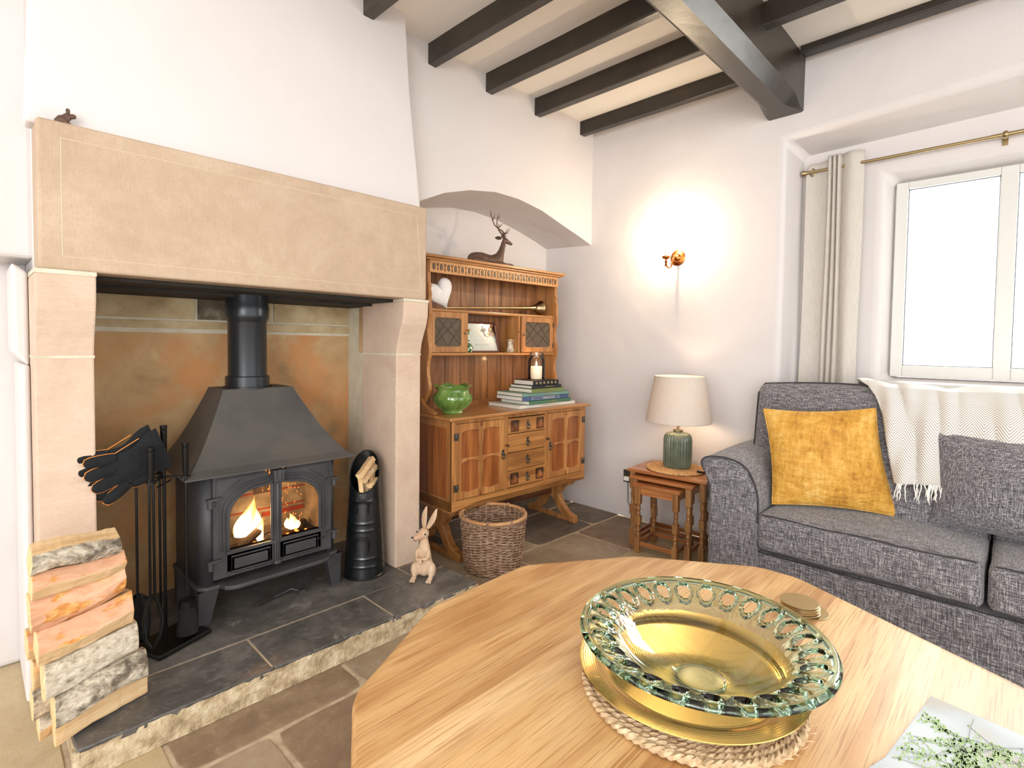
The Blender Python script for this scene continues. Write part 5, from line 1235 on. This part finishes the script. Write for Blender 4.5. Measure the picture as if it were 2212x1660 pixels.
# mat, lamp, remote
def coil(name, r0, r1, n, rr, z, mat, braid=True):
    b = MB()
    for i in range(n):
        r = r0+(r1-r0)*i/(n-1)
        for s_ in range(2 if braid else 1):
            N_ = max(24, int(2*PI*r/.006)); b.tube([((r+rr*.55*math.cos(PI*s_+k*1.05))*math.cos(2*PI*k/N_), (r+rr*.55*math.cos(PI*s_+k*1.05))*math.sin(2*PI*k/N_), z+rr*.45*math.sin(PI*s_+k*1.05)) for k in range(N_)], rr*.75, 5, closed=True)
    return b
mt1 = thing('round_placemat', 'round coiled jute mat under the table lamp', 'mat', (3.06, 1.535, .480))
coil('m', .012, .172, 16, .0062, .0072, None).build('weave', M['jute'], mt1)
LC = (3.075, 1.535)
lp = thing('table_lamp', 'green ribbed ceramic table lamp with an oatmeal drum shade', 'lamp', (LC[0], LC[1], .4935))
b = MB(); b.lathe([(.001, 0), (.070, 0), (.080, .006), (.084, .018), (.086, .05), (.086, .17), (.083, .192), (.072, .208), (.052, .216), (.030, .219), (.028, .226), (.001, .228)], (0, 0, 0), 144, wob=lambda a, r, z: (r*(1-.065*abs(math.sin(15*a))**1.3*(1 if z < .21 and r > .03 else 0)), z)); b.build('base', M['greylampglaze'], lp)
b = MB(); b.lathe([(.024, .224), (.030, .228), (.030, .234), (.001, .236)], (0, 0, 0), 24); b.lathe([(.008, .234), (.008, .27), (.013, .272), (.013, .32), (.001, .322)], (0, 0, 0), 20)
for a in (0, 2.1, 4.2): b.tube([(0, 0, .30), (.185*math.cos(a), .185*math.sin(a), .288)], .0016, 5)
b.build('stem', M['rodbrass'], lp)
b = MB(); b.lathe([(.198, .285), (.199, .287), (.148, .567), (.147, .568)], (0, 0, 0), 64); b.build('lamp_shade', M['shade'], lp, solid=.0016)
b = MB(); b.ball((0, 0, .36), (.024, .024, .032), 14); b.build('bulb', M['bulb'], lp)
for p in lp.children:
    if p.name.startswith('bulb'): pass
l = bpy.data.lights.new('lamp_light', 'POINT'); l.energy = 1.6; l.color = (1, .74, .52); l.shadow_soft_size = .03; lo = bpy.data.objects.new('lamp_light', l); COL.objects.link(lo); lo.location = (LC[0], LC[1], .4935+.41)
rc = MB(); rc.box(3.02, 3.04, 1.30, 1.385, .4935, .506); tag(rc.build('remote_control', M['black'], bevel=.004), 'small black remote on the jute mat beside the sofa arm', 'remote')
sk = thing('wall_socket', 'double socket plate with a white plug low on the wall behind the nest of tables', 'socket', (3.322, 2.05, .26))
b = MB(); b.box(3.316, 3.325, 1.98, 2.072, .255, .345); b.build('plate', M['pewter'], sk, True, bevel=.003)
b = MB(); b.box(3.30, 3.316, 2.02, 2.06, .268, .298); b.build('plug', M['white'], sk, True, bevel=.003)
cb_ = MB(); cb_.tube([(3.31, 2.03, .27), (3.30, 2.02, .12), (3.28, 1.95, .006), (3.2, 1.85, .005), (3.12, 1.75, .005), (3.18, 1.6, .005), (3.25, 1.5, .005)], .003, 6); tag(cb_.build('power_cable', M['black']), 'thin black cable trailing on the floor beneath the nest of tables', 'cable')
# wall light
wl = thing('wall_sconce', 'brass candle bracket wall light lit on the plain wall', 'wall light', (3.325, 1.69, 1.838))
b = MB(); RX = Matrix.Translation((3.325, 1.69, 1.838)) @ Matrix.Rotation(-PI/2, 4, 'Y')
b.lathe([(.001, 0), (.052, 0), (.053, .003), (.047, .006), (.030, .010), (.028, .014), (.024, .020), (.014, .026), (.001, .028)], (0, 0, 0), 40, M=RX); b.build('backplate', M['bronze'], wl, True)
b = MB(); ax, ay = 3.205, 1.712
b.tube([(3.30, 1.692, 1.838), (3.285, 1.695, 1.838), (3.272, 1.698, 1.824), (3.268, 1.70, 1.795), (3.255, 1.703, 1.770), (3.235, 1.706, 1.762), (3.215, 1.710, 1.770), (3.206, 1.712, 1.785)], [.006, .006, .005, .006, .0055, .005, .005, .006], 10)
b.tube([(3.268, 1.70, 1.80), (3.255, 1.702, 1.808), (3.243, 1.704, 1.80), (3.243, 1.704, 1.785)], .003, 8); b.ball((3.284, 1.695, 1.84), .009, 10)
b.lathe([(.001, 1.768), (.006, 1.77), (.010, 1.780), (.006, 1.788), (.010, 1.798), (.007, 1.808), (.008, 1.814), (.022, 1.820), (.027, 1.828), (.027, 1.836), (.022, 1.836), (.01, 1.832), (.001, 1.831)], (ax, ay, 0), 24); b.build('arm', M['bronze'], wl, True)
b = MB(); b.lathe([(.010, 1.83), (.010, 1.876), (.001, 1.877)], (ax, ay, 0), 18); b.build('candle_sleeve', M['white'], wl, True)
b = MB(); b.lathe([(.007, 1.876), (.013, 1.890), (.015, 1.902), (.011, 1.918), (.003, 1.932), (.0005, 1.936)], (ax, ay, 0), 16); b.build('bulb', M['bulb'], wl, True)
l = bpy.data.lights.new('sconce_light', 'POINT'); l.energy = 9; l.color = (1, .80, .54); l.shadow_soft_size = .012; lo = bpy.data.objects.new('sconce_light', l); COL.objects.link(lo); lo.location = (ax-.0, ay, 1.955)
# ------------------------------------------------------------------ SOFA
sf = thing('sofa', 'grey tweed sofa with scroll arms standing under the window', 'sofa', (2.95, .08, 0))
def soft(b, c, sz, rnd, n=18, puff=0.0, seed=0, M_=None, p=5.0):
    """rounded cushion block: superellipsoid-ish box of half sizes sz with edge rounding"""
    hx, hy, hz = sz
    for ax in range(3):
        for sgn in (-1, 1):
            def fn(u, v, ax=ax, sgn=sgn):
                a = (u*2-1); c_ = (v*2-1); q = [0, 0, 0]; o1, o2 = [(1, 2), (2, 0), (0, 1)][ax]; q[ax] = sgn; q[o1] = a; q[o2] = c_
                P = Vector((q[0]*hx, q[1]*hy, q[2]*hz)); inner = Vector((max(-hx+rnd, min(hx-rnd, P.x)), max(-hy+rnd, min(hy-rnd, P.y)), max(-hz+rnd, min(hz-rnd, P.z))))
                d = P-inner; 
                if d.length > 1e-9: P = inner+d.normalized()*rnd if d.length > 1e-6 else P
                nrm = Vector(q)
                pf = puff*(1-(abs(P.x)/hx)**3)*(1-(abs(P.y)/hy)**3) if True else 0
                P.z += pf*(1 if P.z > 0 else -.3)
                P += Vector((1, 1, 1))*.004*noise.noise(P*5+Vector((seed, 0, 0)))
                Q = P+Vector(c); return M_ @ Q if M_ is not None else Q
            # denser sampling near the edges
            def warp(t): return .5-.5*math.cos(PI*t)
            b.grid(lambda u, v: fn(warp(u), warp(v)), n, n)
    return b
# arms: extruded scroll
def armprof(s_, y0):
    pts = [(.0, .0), (.0, .46), (-.002, .545), (-.022, .60), (-.042, .632), (-.045, .655), (-.030, .675), (-.0, .687), (.05, .692), (.10, .690), (.15, .676), (.19, .645), (.215, .60), (.232, .55), (.240, .50), (.240, .40), (.24, .0)]
    return [(y0-s_*p[0], p[1]) for p in pts]
for s_, y0 in ((1, 1.135), (-1, -.985)):
    prof = armprof(s_, y0); b = MB(); n_ = len(prof)
    # smooth the outline
    sm = []
    for i in range(n_):
        p0, p1 = prof[i], prof[(i+1) % n_]
        sm.append(p0)
        if 1 <= i < n_-2:
            pm, pp = prof[i-1], prof[(i+2) % n_]
            sm.append(tuple((-pm[k]+9*p0[k]+9*p1[k]-pp[k])/16 for k in (0, 1)))
    def af(u, v):
        i = int(round(u*len(sm))) % len(sm); y, z = sm[i]; x = 2.635+(3.30-2.635)*v
        return (x+.004*noise.noise(Vector((y*6, z*6, 1))), y+s_*.010*math.sin(v*3)*(1 if z > .5 else .3), z+.012*math.sin(v*PI*.6) if z > .5 else z)
    b.grid(af, len(sm), 14, cu=True); b.build('arm', M['tweed'], sf, True)
    b = MB(); zc = sum(p[1] for p in sm)/len(sm); yc = sum(p[0] for p in sm)/len(sm)
    def ff(u, v):
        i = int(round(u*len(sm))) % len(sm); y, z = sm[i]; k = 1-v; yy = yc+(y-yc)*k; z2 = max(.0, .42+(z-.42)*k)
        fold = .012*math.sin((yy-y0)*38)*max(0, .55-z2)*(1-k*.2)*v*3
        return (2.635-.010*min(1, v*6)+.004*noise.noise(Vector((yy*8, z2*5, 3)))+fold*.5, yy, z2)
    b.grid(ff, len(sm), 14, cu=True); b.build('arm_front_panel', M['tweed'], sf, True)
    b = MB(); b.tube([(2.631, y, z+.001) for y, z in sm if z > .02], .0042, 6); b.build('piping', M['tweedpipe'], sf, True)
# base, back frame, cushions
b = MB(); soft(b, (2.985, .075, .135), (.335, .83, .125), .02, 22, 0, 3); b.build('base', M['tweed'], sf, True)
b = MB(); b.tube([(2.648, .9-.0*k-1.65*k/20, .258) for k in range(21)], .003, 5); b.build('base_seam', M['tweedpipe'], sf, True)
b = MB(); soft(b, (3.245, .075, .48), (.065, .84, .42), .03, 20, 0, 4); b.build('back_frame', M['tweed'], sf, True)
for i, (ya, yb) in enumerate(((.895, .082), (.070, -.745))):
    yc, hy = (ya+yb)/2, (ya-yb)/2; b = MB()
    soft(b, (2.86, yc, .365), (.245, hy, .088), .032, 24, .016, 5+i); b.build('seat_cushion', M['tweed'], sf, True)
    for zz, xx in ((.447, 2.624), (.282, 2.620)):
        b = MB(); b.tube([(xx+.004*noise.noise(Vector((k*.5, i, zz))), ya-.02-(ya-yb-.04)*k/24, zz+.003*math.sin(k*.6+i)) for k in range(25)], .0036, 6); b.build('piping', M['tweedpipe'], sf, True)
    ya2, yb2 = (1.075, .080) if i == 0 else (.070, -.925); yc, hy = (ya2+yb2)/2, (ya2-yb2)/2
    Mx = Matrix.Translation((3.118, yc, .716)) @ Matrix.Rotation(math.radians(9), 4, 'Y'); b = MB()
    # back cushion: leaning block
    soft(b, (0, 0, 0), (.072, hy, .330), .045, 24, 0, 8+i); 
    for k in range(len(b.v)):
        v = Vector(b.v[k]); cut = 0
        if v.z < -.02 and ((i == 0 and v.y > .76-yc+.0) or (i == 1 and v.y < -.60-yc)) and False: pass
        v.x -= .03*(1-(v.y/hy)**4)*(1-(v.z/.33)**4); v.z += .016*math.sin(v.y*4.5+1+i)*(1 if v.z > 0 else 0); b.v[k] = tuple(Mx @ v)
    b.build('back_cushion', M['tweed'], sf, True)
    b = MB(); pts = []
    loop = [(-hy+.03, -.315), (-hy+.003, -.28), (-hy+.003, .27), (-hy+.035, .318), (0, .325), (hy-.035, .318), (hy-.003, .27), (hy-.003, -.28), (hy-.03, -.315)]
    for j in range(len(loop)-1):
        for k in range(8):
            t = k/8; y_ = loop[j][0]+(loop[j+1][0]-loop[j][0])*t; z_ = loop[j][1]+(loop[j+1][1]-loop[j][1])*t
            z2 = z_+(.016*math.sin(y_*4.5+1+i) if z_ > 0 else 0); pts.append(Mx @ Vector((-.052, y_, z2+.006*(1 if z_ > .3 else 0))))
    b.tube(pts, .0045, 6); b.build('piping', M['tweedpipe'], sf, True)

def pillow(name, lab, corners, th, mat, pipe, seed, npw=2.2):
    """corners: BL, BR, TR, TL in world"""
    BL, BR, TR, TL = [Vector(c) for c in corners]; ctr = (BL+BR+TR+TL)/4
    o = thing(name, lab, 'cushion', tuple(ctr))
    nrm = (BR-BL).cross(TL-BL).normalized()
    def surf(u, v, sg):
        # pulled-in edges between pointed corners
        a, c = 2*u-1, 2*v-1; pin = .075
        uu = .5+.5*a*(1-pin*(1-c*c)); vv = .5+.5*c*(1-pin*(1-a*a))
        P = (BL*(1-uu)+BR*uu)*(1-vv)+(TL*(1-uu)+TR*uu)*vv
        t = max(0, (1-abs(a)**npw))**.55*max(0, (1-abs(c)**npw))**.55
        wr = noise.noise(Vector((u*3.2, v*4.5, seed)))*.06+(.035 if seed == 1 else .012)*math.sin((u*.8+v*3.0)*11+seed+3*noise.noise(Vector((u*3, v*3, 4))))*math.exp(-((abs(a)-.78)/.28)**2)
        return P+nrm*sg*(th/2)*t*(1+wr*1.6)
    b = MB(); n_ = 36; wp = lambda t: .5-.5*math.cos(PI*t)
    b.grid(lambda u, v: surf(wp(u), wp(v), 1), n_, n_); b.grid(lambda u, v: surf(wp(u), wp(v), -1), n_, n_)
    b.build('cover', mat, o, True, merge=.0004)
    if pipe:
        b = MB(); pts = [surf(k/24, 0, 1) for k in range(24)]+[surf(1, k/24, 1) for k in range(24)]+[surf(1-k/24, 1, 1) for k in range(24)]+[surf(0, 1-k/24, 1) for k in range(24)]
        b.tube(pts, .004, 6, closed=True); b.build('piping', pipe, o, True)
    return o
pillow('velvet_cushion', 'mustard gold velvet cushion propped in the sofa corner by the arm', ((2.765, .875, .472), (3.00, .395, .468), (3.02, .505, .962), (2.845, .955, .93)), .15, M['velvet'], M['velvet'], 1)
pillow('tweed_cushion', 'grey tweed scatter cushion leaning against the cream throw', ((2.985, .285, .470), (2.90, -.26, .465), (2.975, -.27, .88), (3.01, .282, .885)), .16, M['tweed'], None, 3)

# throw
th = thing('throw_blanket', 'cream herringbone wool throw with tasselled ends draped over the sofa back', 'blanket', (3.05, -.1, 1.05))
def xback(z): # front of the back cushions
    return 3.008+(z-.42)*.165 if z < .98 else 3.10
def path(v):   # v 0 (behind) .. 1 (front bottom)
    P_ = [(3.315, .86), (3.318, .98), (3.285, 1.045), (3.22, 1.075), (3.15, 1.080), (3.095, 1.062), (3.065, 1.01), (3.035, .93), (3.010, .82), (2.995, .72), (2.99, .63)]
    t = v*(len(P_)-1); i = min(int(t), len(P_)-2); f = t-i; a, c = P_[i], P_[i+1]; return a[0]+(c[0]-a[0])*f, a[1]+(c[1]-a[1])*f
def thr(u, v):
    x, z = path(v); yl = .60-.20*max(0, v-.36)/.64*1.0; y = yl-u*(1.35); fr = max(0, min(1, (v-.35)/.3))
    s_ = u*1.35+.25*(v-.4); fold = (.024*math.sin(s_*30+1.6*math.sin(v*3.5))+.010*math.sin(s_*61+v*6))*math.exp(-u*2.2)+.009*math.sin(s_*17-v*5)
    z2 = z+(.006*math.sin(u*40)+.010*math.sin(u*17+1))*(1-fr)*(1 if v < .6 else 0)*math.exp(-u*1.2)
    lowz = .0
    if v > .8: z2 += (.018*math.sin(u*9)+.0)*(v-.8)*5*(1 if u < .3 else 1)
    return (x-abs(fold)*1.0-.010-.006*fr, y+.02*math.sin(v*7)*math.exp(-u*4), z2+fold*.3*(1-fr))
b = MB(); NU, NV = 150, 70; b.grid(thr, NU, NV); o = b.build('cloth', M['throw'], th, True, solid=.004)
me = o.data; uv = me.uv_layers.new(name='UVMap')
for p in me.polygons:
    for li, vi in zip(p.loop_indices, p.vertices):
        iu, iv = vi % (NU+1), vi//(NU+1); u_, v_ = iu/NU, iv/NV
        uv.data[li].uv = (u_*1.35+.20*max(0, v_-.36)/.64, v_*.95)
b = MB(); rng = random.Random(9)
for k in range(150):
    u = rng.random()*.98+.005; q = Vector(thr(u, 1)); pts = [q+Vector((0, 0, .004))]; dx, dy = 0, 0
    L = rng.uniform(.05, .085)
    for j in range(1, 6): dx += rng.uniform(-.004, .0015); dy += rng.uniform(-.005, .005); pts.append(q+Vector((dx-.003, dy, -L*j/5)))
    b.tube(pts, [.0030, .0026, .0024, .0024, .002, .0012], 5)
f_o = b.build('tassels', M['fringe'], th, True); f_o['kind'] = 'stuff'

# ------------------------------------------------------------------ CURTAIN and rod
cu = thing('curtain', 'oatmeal linen eyelet curtain gathered at the corner of the window recess', 'curtain', (3.56, .85, .1))
def cf(u, v):
    z = 2.372-(2.372-.12)*v; spread = 1+.04*v+.04*v*v; yc = .842-.0*v; y = .985+.018*v-u*(.292+.018*v)
    # first panel flat, then gathered pleats, then an open fold
    if u < .38: w_ = .012*math.sin(u/.38*PI)
    elif u < .66: w_ = -.03*abs(math.sin((u-.38)/.28*PI*3))*(1-.35*v)
    else: w_ = .030*math.sin((u-.66)/.34*PI)*(-1)
    drop = .06*max(0, (.10-u)/.10)**2 if True else 0
    x = 3.555+w_*1.1-.016*v*math.sin(u*9+1); zz = z-drop*(1-v)-(.018*(1-v) if u < .38 else 0)
    return (x+.004*noise.noise(Vector((u*7, z*1.8, 1))), y+.004*math.sin(z*3+u*11), zz)
b = MB(); b.grid(cf, 110, 60); b.build('drape', M['linen'], cu, True, solid=.004)
for y, x in ((.952, 3.552), (.748, 3.535), ):
    b = MB(); b.tube([(x+.004, y+.022*math.cos(t)*.55, 2.300+.022*math.sin(t)) for t in [2*PI*k/24 for k in range(24)]], .0035, 6, closed=True, flat=1); b.build('eyelet', M['rodbrass'], cu, True)
rd = thing('curtain_rod', 'slim antique brass curtain rod running across the window recess', 'curtain rod', (3.545, -.1, 2.300))
b = MB(); b.tube([(3.545, 1.0, 2.300), (3.545, -1.30, 2.300)], .0085, 14); b.tube([(3.545, .16, 2.300), (3.545, -1.30, 2.300)], .0100, 14); b.build('pole', M['rodbrass'], rd, True)
b = MB(); RX = Matrix.Translation((3.545, .965, 2.300)) @ Matrix.Rotation(-PI/2, 4, 'X'); b.lathe([(.001, 0), (.011, 0), (.010, .008), (.013, .02), (.019, .036), (.019, .039), (.001, .040)], (0, 0, 0), 20, M=RX); b.build('finial', M['rodbrass'], rd, True)
for y in (.105, -1.2):
    b = MB(); b.box(3.535, 3.6, y-.004, y+.008, 2.293, 2.300); b.tube([(3.545+.014*math.cos(t), y, 2.300+.014*math.sin(t)) for t in [2*PI*k/20 for k in range(20)]], .005, 6, closed=True, flat=2.2); b.box(3.594, 3.600, y-.010, y+.012, 2.262, 2.302); b.build('bracket', M['rodbrass'], rd, True, bevel=.001)

# ------------------------------------------------------------------ COFFEE TABLE and the things on it
TH = .45
vis = [(.49, .88), (.60, 1.072), (.968, 1.272), (1.39, 1.282), (1.756, 1.045), (2.0, .675), (2.004, .545), (1.74, -.025)]
cx, cy = (vis[0][0]+vis[-1][0])/2, (vis[0][1]+vis[-1][1])/2
poly = vis+[(2*cx-x, 2*cy-y) for x, y in vis[1:-1]]
def roundpoly(P, r, seg=8):
    out = []; n_ = len(P)
    for i in range(n_):
        a, p, c = Vector(P[i-1]), Vector(P[i]), Vector(P[(i+1) % n_]); d1 = (a-p); d2 = (c-p); l1 = min(r, d1.length*.45); l2 = min(r, d2.length*.45)
        s_, e_ = p+d1.normalized()*l1, p+d2.normalized()*l2
        for k in range(seg+1):
            t = k/seg; out.append(tuple(s_*(1-t)**2+p*2*t*(1-t)+e_*t*t))
    return out
rp = roundpoly(poly, .040)
ct = thing('coffee_table', 'large faceted blond oak coffee table in the foreground', 'table', (cx, cy, 0))
b = MB(); nR = len(rp); ctr = Vector((cx, cy)); V = []; prof = [(0, TH-.040), (-.0, TH-.042), (.0, TH-.030), (.003, TH-.018), (.0, TH-.008), (-.008, TH-.0015), (-.020, TH)]
for off, z in prof:
    for p in rp:
        d = (Vector(p)-ctr); d = d.normalized()*off; V.append((p[0]+d.x, p[1]+d.y, z))
Fc = []
for i in range(len(prof)-1):
    for k in range(nR): Fc.append((i*nR+k, i*nR+(k+1) % nR, (i+1)*nR+(k+1) % nR, (i+1)*nR+k))
Fc += [tuple(range(nR)), tuple((len(prof)-1)*nR+k for k in range(nR))]
b.add(V, Fc, 0, False); b.build('table_top', M['table'], ct, True)
b = MB()
for i in range(0, len(poly), 2): pass
inn = [(cx+(p[0]-cx)*.72, cy+(p[1]-cy)*.72) for p in poly]; inn2 = [(cx+(p[0]-cx)*.69, cy+(p[1]-cy)*.69) for p in poly]
for i in range(len(poly)):
    j = (i+1) % len(poly); b.prism([inn[i], inn[j], inn2[j], inn2[i]], 'z', TH-.11, TH-.035)
b.build('apron', M['dx'], ct, True)
for i in (1, 4, 8, 11):
    x, y = cx+(poly[i][0]-cx)*.66, cy+(poly[i][1]-cy)*.66; b = MB(); b.grid(lambda u, v: (x+(.045-.018*v)*(1 if u in (.25, .5) else -1), y+(.045-.018*v)*(1 if u in (.5, .75) else -1), (TH-.04)*(1-v)+.0001), 4, 4, cu=True, smooth=False); b.box(x-.027, x+.027, y-.027, y+.027, 0, .004); b.build('leg', M['splitwood'], ct, True, bevel=.004)
mm = thing('seagrass_mat', 'plaited seagrass charger mat under the brass plate on the table', 'mat', (1.158, .536, TH))
b = coil('m', .02, .238, 15, .0085, .0115, None); b.build('plait', M['seagrass'], mm)
b = MB()
for k in range(26):
    a = -2.6+k*.11; r = .243; rng = random.Random(k); b.tube([(r*math.cos(a), r*math.sin(a), .012), ((r+.012)*math.cos(a+.02), (r+.012)*math.sin(a+.02), .014+rng.random()*.006), ((r+.016)*math.cos(a+.06), (r+.016)*math.sin(a+.06), .008+rng.random()*.012)], .0012, 4)
b.build('stray_fibres', M['seagrass'], mm)
bpz = TH+.0275
pt = thing('brass_plate', 'round polished brass charger with a raised rim beneath the glass bowl', 'plate', (1.188, .552, bpz))
b = MB(); b.lathe([(.0005, .0005), (.10, .0005), (.190, .0005), (.205, .0015), (.215, .007), (.222, .0095), (.252, .0125), (.2575, .013), (.2585, .0115), (.2575, .0105), (.252, .0102), (.222, .0072), (.214, .0038), (.204, -.0015), (.19, -.0020), (.0005, -.0020)], (0, 0, .0022), 128); b.build('dish', M['brassplate'], pt)
# glass bowl with pierced rim
gz = bpz+.0036
gb = thing('glass_bowl', 'wide green tinted recycled glass bowl with a pierced rim on the brass plate', 'bowl', (1.160, .510, gz))
NH = 25; CPH = 14; SEG = NH*CPH
rowsP = [(.0, .006), (.03, .006), (.05, .006), (.062, .010), (.085, .017), (.110, .027), (.135, .040), (.155, .053), (.170, .065), (.182, .077), (.190, .086)]
for q_ in range(15): t_ = (q_+1)/15; rowsP.append((.190+.068*t_, .086+.0265*(1-(1-t_)**1.6)))
rowsP += [(.264, .1145), (.269, .1165), (.2725, .120)]
HRC, HRA, HAN = .2265, .0245, .0165      # hole centre radius, radial and tangential half sizes
b = MB(); V = [(0, 0, .006)]; rho = [9]
for j, (r, z) in enumerate(rowsP):
    if j == 0: continue
    for k in range(SEG):
        a = 2*PI*k/SEG; ac = 2*PI*(round(k/CPH-.5)+.5)/NH; dr = r-HRC; dt = (a-ac)*r
        rh = math.hypot(dr/HRA, dt/HAN); rr, aa = r, a
        if .62 < rh < 1.45:      # pull the mesh onto the oval outline
            tgt = 1.0+(rh-1.0)*(.25 if rh < 1.12 else .8) if rh > .86 else 1.0
            f_ = max(1.0, tgt)/rh; rr = HRC+dr*f_; aa = ac+dt*f_/max(rr, .1)
        V.append((rr*math.cos(aa), rr*math.sin(aa), z)); rho.append(rh)
b.v = V
def vi(j, k): return 0 if j == 0 else 1+(j-1)*SEG+(k % SEG)
for j in range(len(rowsP)-1):
    for k in range(SEG):
        f = [0, vi(1, k), vi(1, k+1)] if j == 0 else [vi(j, k), vi(j, k+1), vi(j+1, k+1), vi(j+1, k)]
        if j > 0 and sum(rho[i] for i in f)/4 < .93: continue
        b.f.append(f); b.m.append(0); b.s.append(True)
o = b.build('dish', M['bowlglass'], gb)
vg = o.vertex_groups.new(name='thick')
for v, rh in zip(o.data.vertices, rho):
    r = math.hypot(v.co.x, v.co.y); wgt = 1.0 if r > .262 else (.50 if r > .19 else (.36 if r > .06 else .5))
    if rh < 1.35: wgt = max(wgt, .85)
    vg.add([v.index], wgt, 'REPLACE')
md = o.modifiers.new('solid', 'SOLIDIFY'); md.thickness = .0165; md.offset = 0; md.vertex_group = 'thick'; md.use_even_offset = False
md = o.modifiers.new('sub', 'SUBSURF'); md.levels = 1; md.render_levels = 1
b = MB(); b.tube([(.053*math.cos(t), .053*math.sin(t), .0016) for t in [2*PI*k/64 for k in range(64)]], .0028, 8, closed=True); b.build('foot_ring', M['bowlglass'], gb)
# coasters
rng = random.Random(2)
CO = [(1.760, .447, .0030, .057, 'large polished coaster lying at the bottom of the coaster stack')]+[(1.742+rng.uniform(-.002, .002)-.0006*k, .462+rng.uniform(-.002, .002), .0030, .0525, None) for k in range(8)]
zz = TH+.0002
for k, (x, y, t_, r, lab) in enumerate(CO):
    b = MB(); b.lathe([(.0005, 0), (r-.001, 0), (r, .0006), (r, t_-.0006), (r-.001, t_), (.0005, t_)], (0, 0, 0), 64); o = b.build('coaster', M['mirrorbrass'])
    o.location = (x, y, zz); zz += t_+.0008
    tag(o, lab or ('bronze mirrored coaster on top of the stack on the table' if k == 8 else 'bronze mirrored coaster, %s from the top of the stack' % ['', 'eighth', 'seventh', 'sixth', 'fifth', 'fourth', 'third', 'second'][k]), 'coaster', 'stack of mirrored coasters')
# magazine with blossom branch cover, second booklet under it
def cover_mat():
    n = NT('misty cover'); v = n.mapping((1, 1, 1)); n.set(n.ramp(n.noise(v, 5, 2), [(.35, '#b3aca0'), (.5, '#b9c1c6'), (.7, '#cbd3d8')]), .7); return n.mat
mg = thing('magazine', 'pale magazine with a budding green branch on its cover lying on the table', 'magazine', (1.53, .05, TH), 0)
ga, gb_, = Vector((1.525, .128)), Vector((1.297, .160)); ex = (gb_-ga).normalized(); ey = Vector((ex.y, -ex.x)); 
if ey.y > 0: ey = -ey
def G(a, c): p = ga+ex*a+ey*c; return (p.x, p.y)
L_ = (gb_-ga).length
b = MB(); b.prism([G(0, 0), G(L_+.07, 0), G(L_+.07, .215), G(0, .215)], 'z', TH+.0003, TH+.0050); b.build('pages', cover_mat(), mg, True, bevel=.001)
b = MB(); lv = MB(); zc = TH+.0055; rng = random.Random(5)
def br(a0, c0, ang, L, r, dep):
    pts = [(a0, c0)]
    for k in range(5): ang += rng.uniform(-.18, .18); a0 += L/5*math.cos(ang); c0 += L/5*math.sin(ang); pts.append((a0, c0))
    pts = [p for p in pts if .006 < p[0] < L_+.06 and .006 < p[1] < .208]
    if len(pts) > 1: b.tube([(*G(*p), zc) for p in pts], r, 4, flat=.2)
    for p in pts[1:]:
        if dep < 3 and rng.random() < .8: br(p[0], p[1], ang+rng.choice((-1, 1))*rng.uniform(.4, .9), L*.55, r*.6, dep+1)
        if dep >= 1:
            for q in range(2):
                aa, cc = p[0]+rng.uniform(-.006, .006), p[1]+rng.uniform(-.006, .006)
                if .006 < aa < L_+.06 and .006 < cc < .208: lv.prism([(G(aa+.004*math.cos(t), cc+.0018*math.sin(t+q))) for t in [2*PI*j/6 for j in range(6)]], 'z', zc-.0003, zc+.0002)
br(.01, .205, -.9, .16, .0012, 0); br(.08, .20, -.7, .20, .0010, 1); br(.20, .20, -1.2, .16, .0009, 1); br(.02, .08, -.1, .2, .0009, 1)
b.build('printed_branch', flat('grey branch print', '#8c8f8e', .6), mg, True); lv.build('printed_leaves', flat('leaf green print', '#a3c47c', .6), mg, True)
bl = thing('booklet', 'grey booklet with a white oval line lying beside the magazine', 'booklet', (1.16, .12, TH))
b = MB(); c2 = Vector((1.252, .162)); rr = Matrix.Rotation(math.radians(-18), 2)
def Q(a, c): p = c2+rr @ Vector((a, c)); return (p.x, p.y)
b.prism([Q(0, 0), Q(-.16, 0), Q(-.16, -.20), Q(0, -.20)], 'z', TH+.0003, TH+.0052); b.build('cover', flat('slate grey print', '#a7adb2', .35), bl, True, bevel=.001)
b = MB(); b.tube([(*Q(-.075+.062*math.cos(t), -.09+.078*math.sin(t)), TH+.0054) for t in [2*PI*k/48 for k in range(48)]], .0014, 4, closed=True, flat=.3); b.build('oval_line', M['white'], bl, True)
b = MB(); b.prism([Q(-.075+.045*math.cos(t), -.09+.06*math.sin(t)) for t in [2*PI*k/40 for k in range(40)]], 'z', TH+.0050, TH+.0055); b.build('oval_panel', flat('blue grey print', '#7d8893', .35), bl, True)
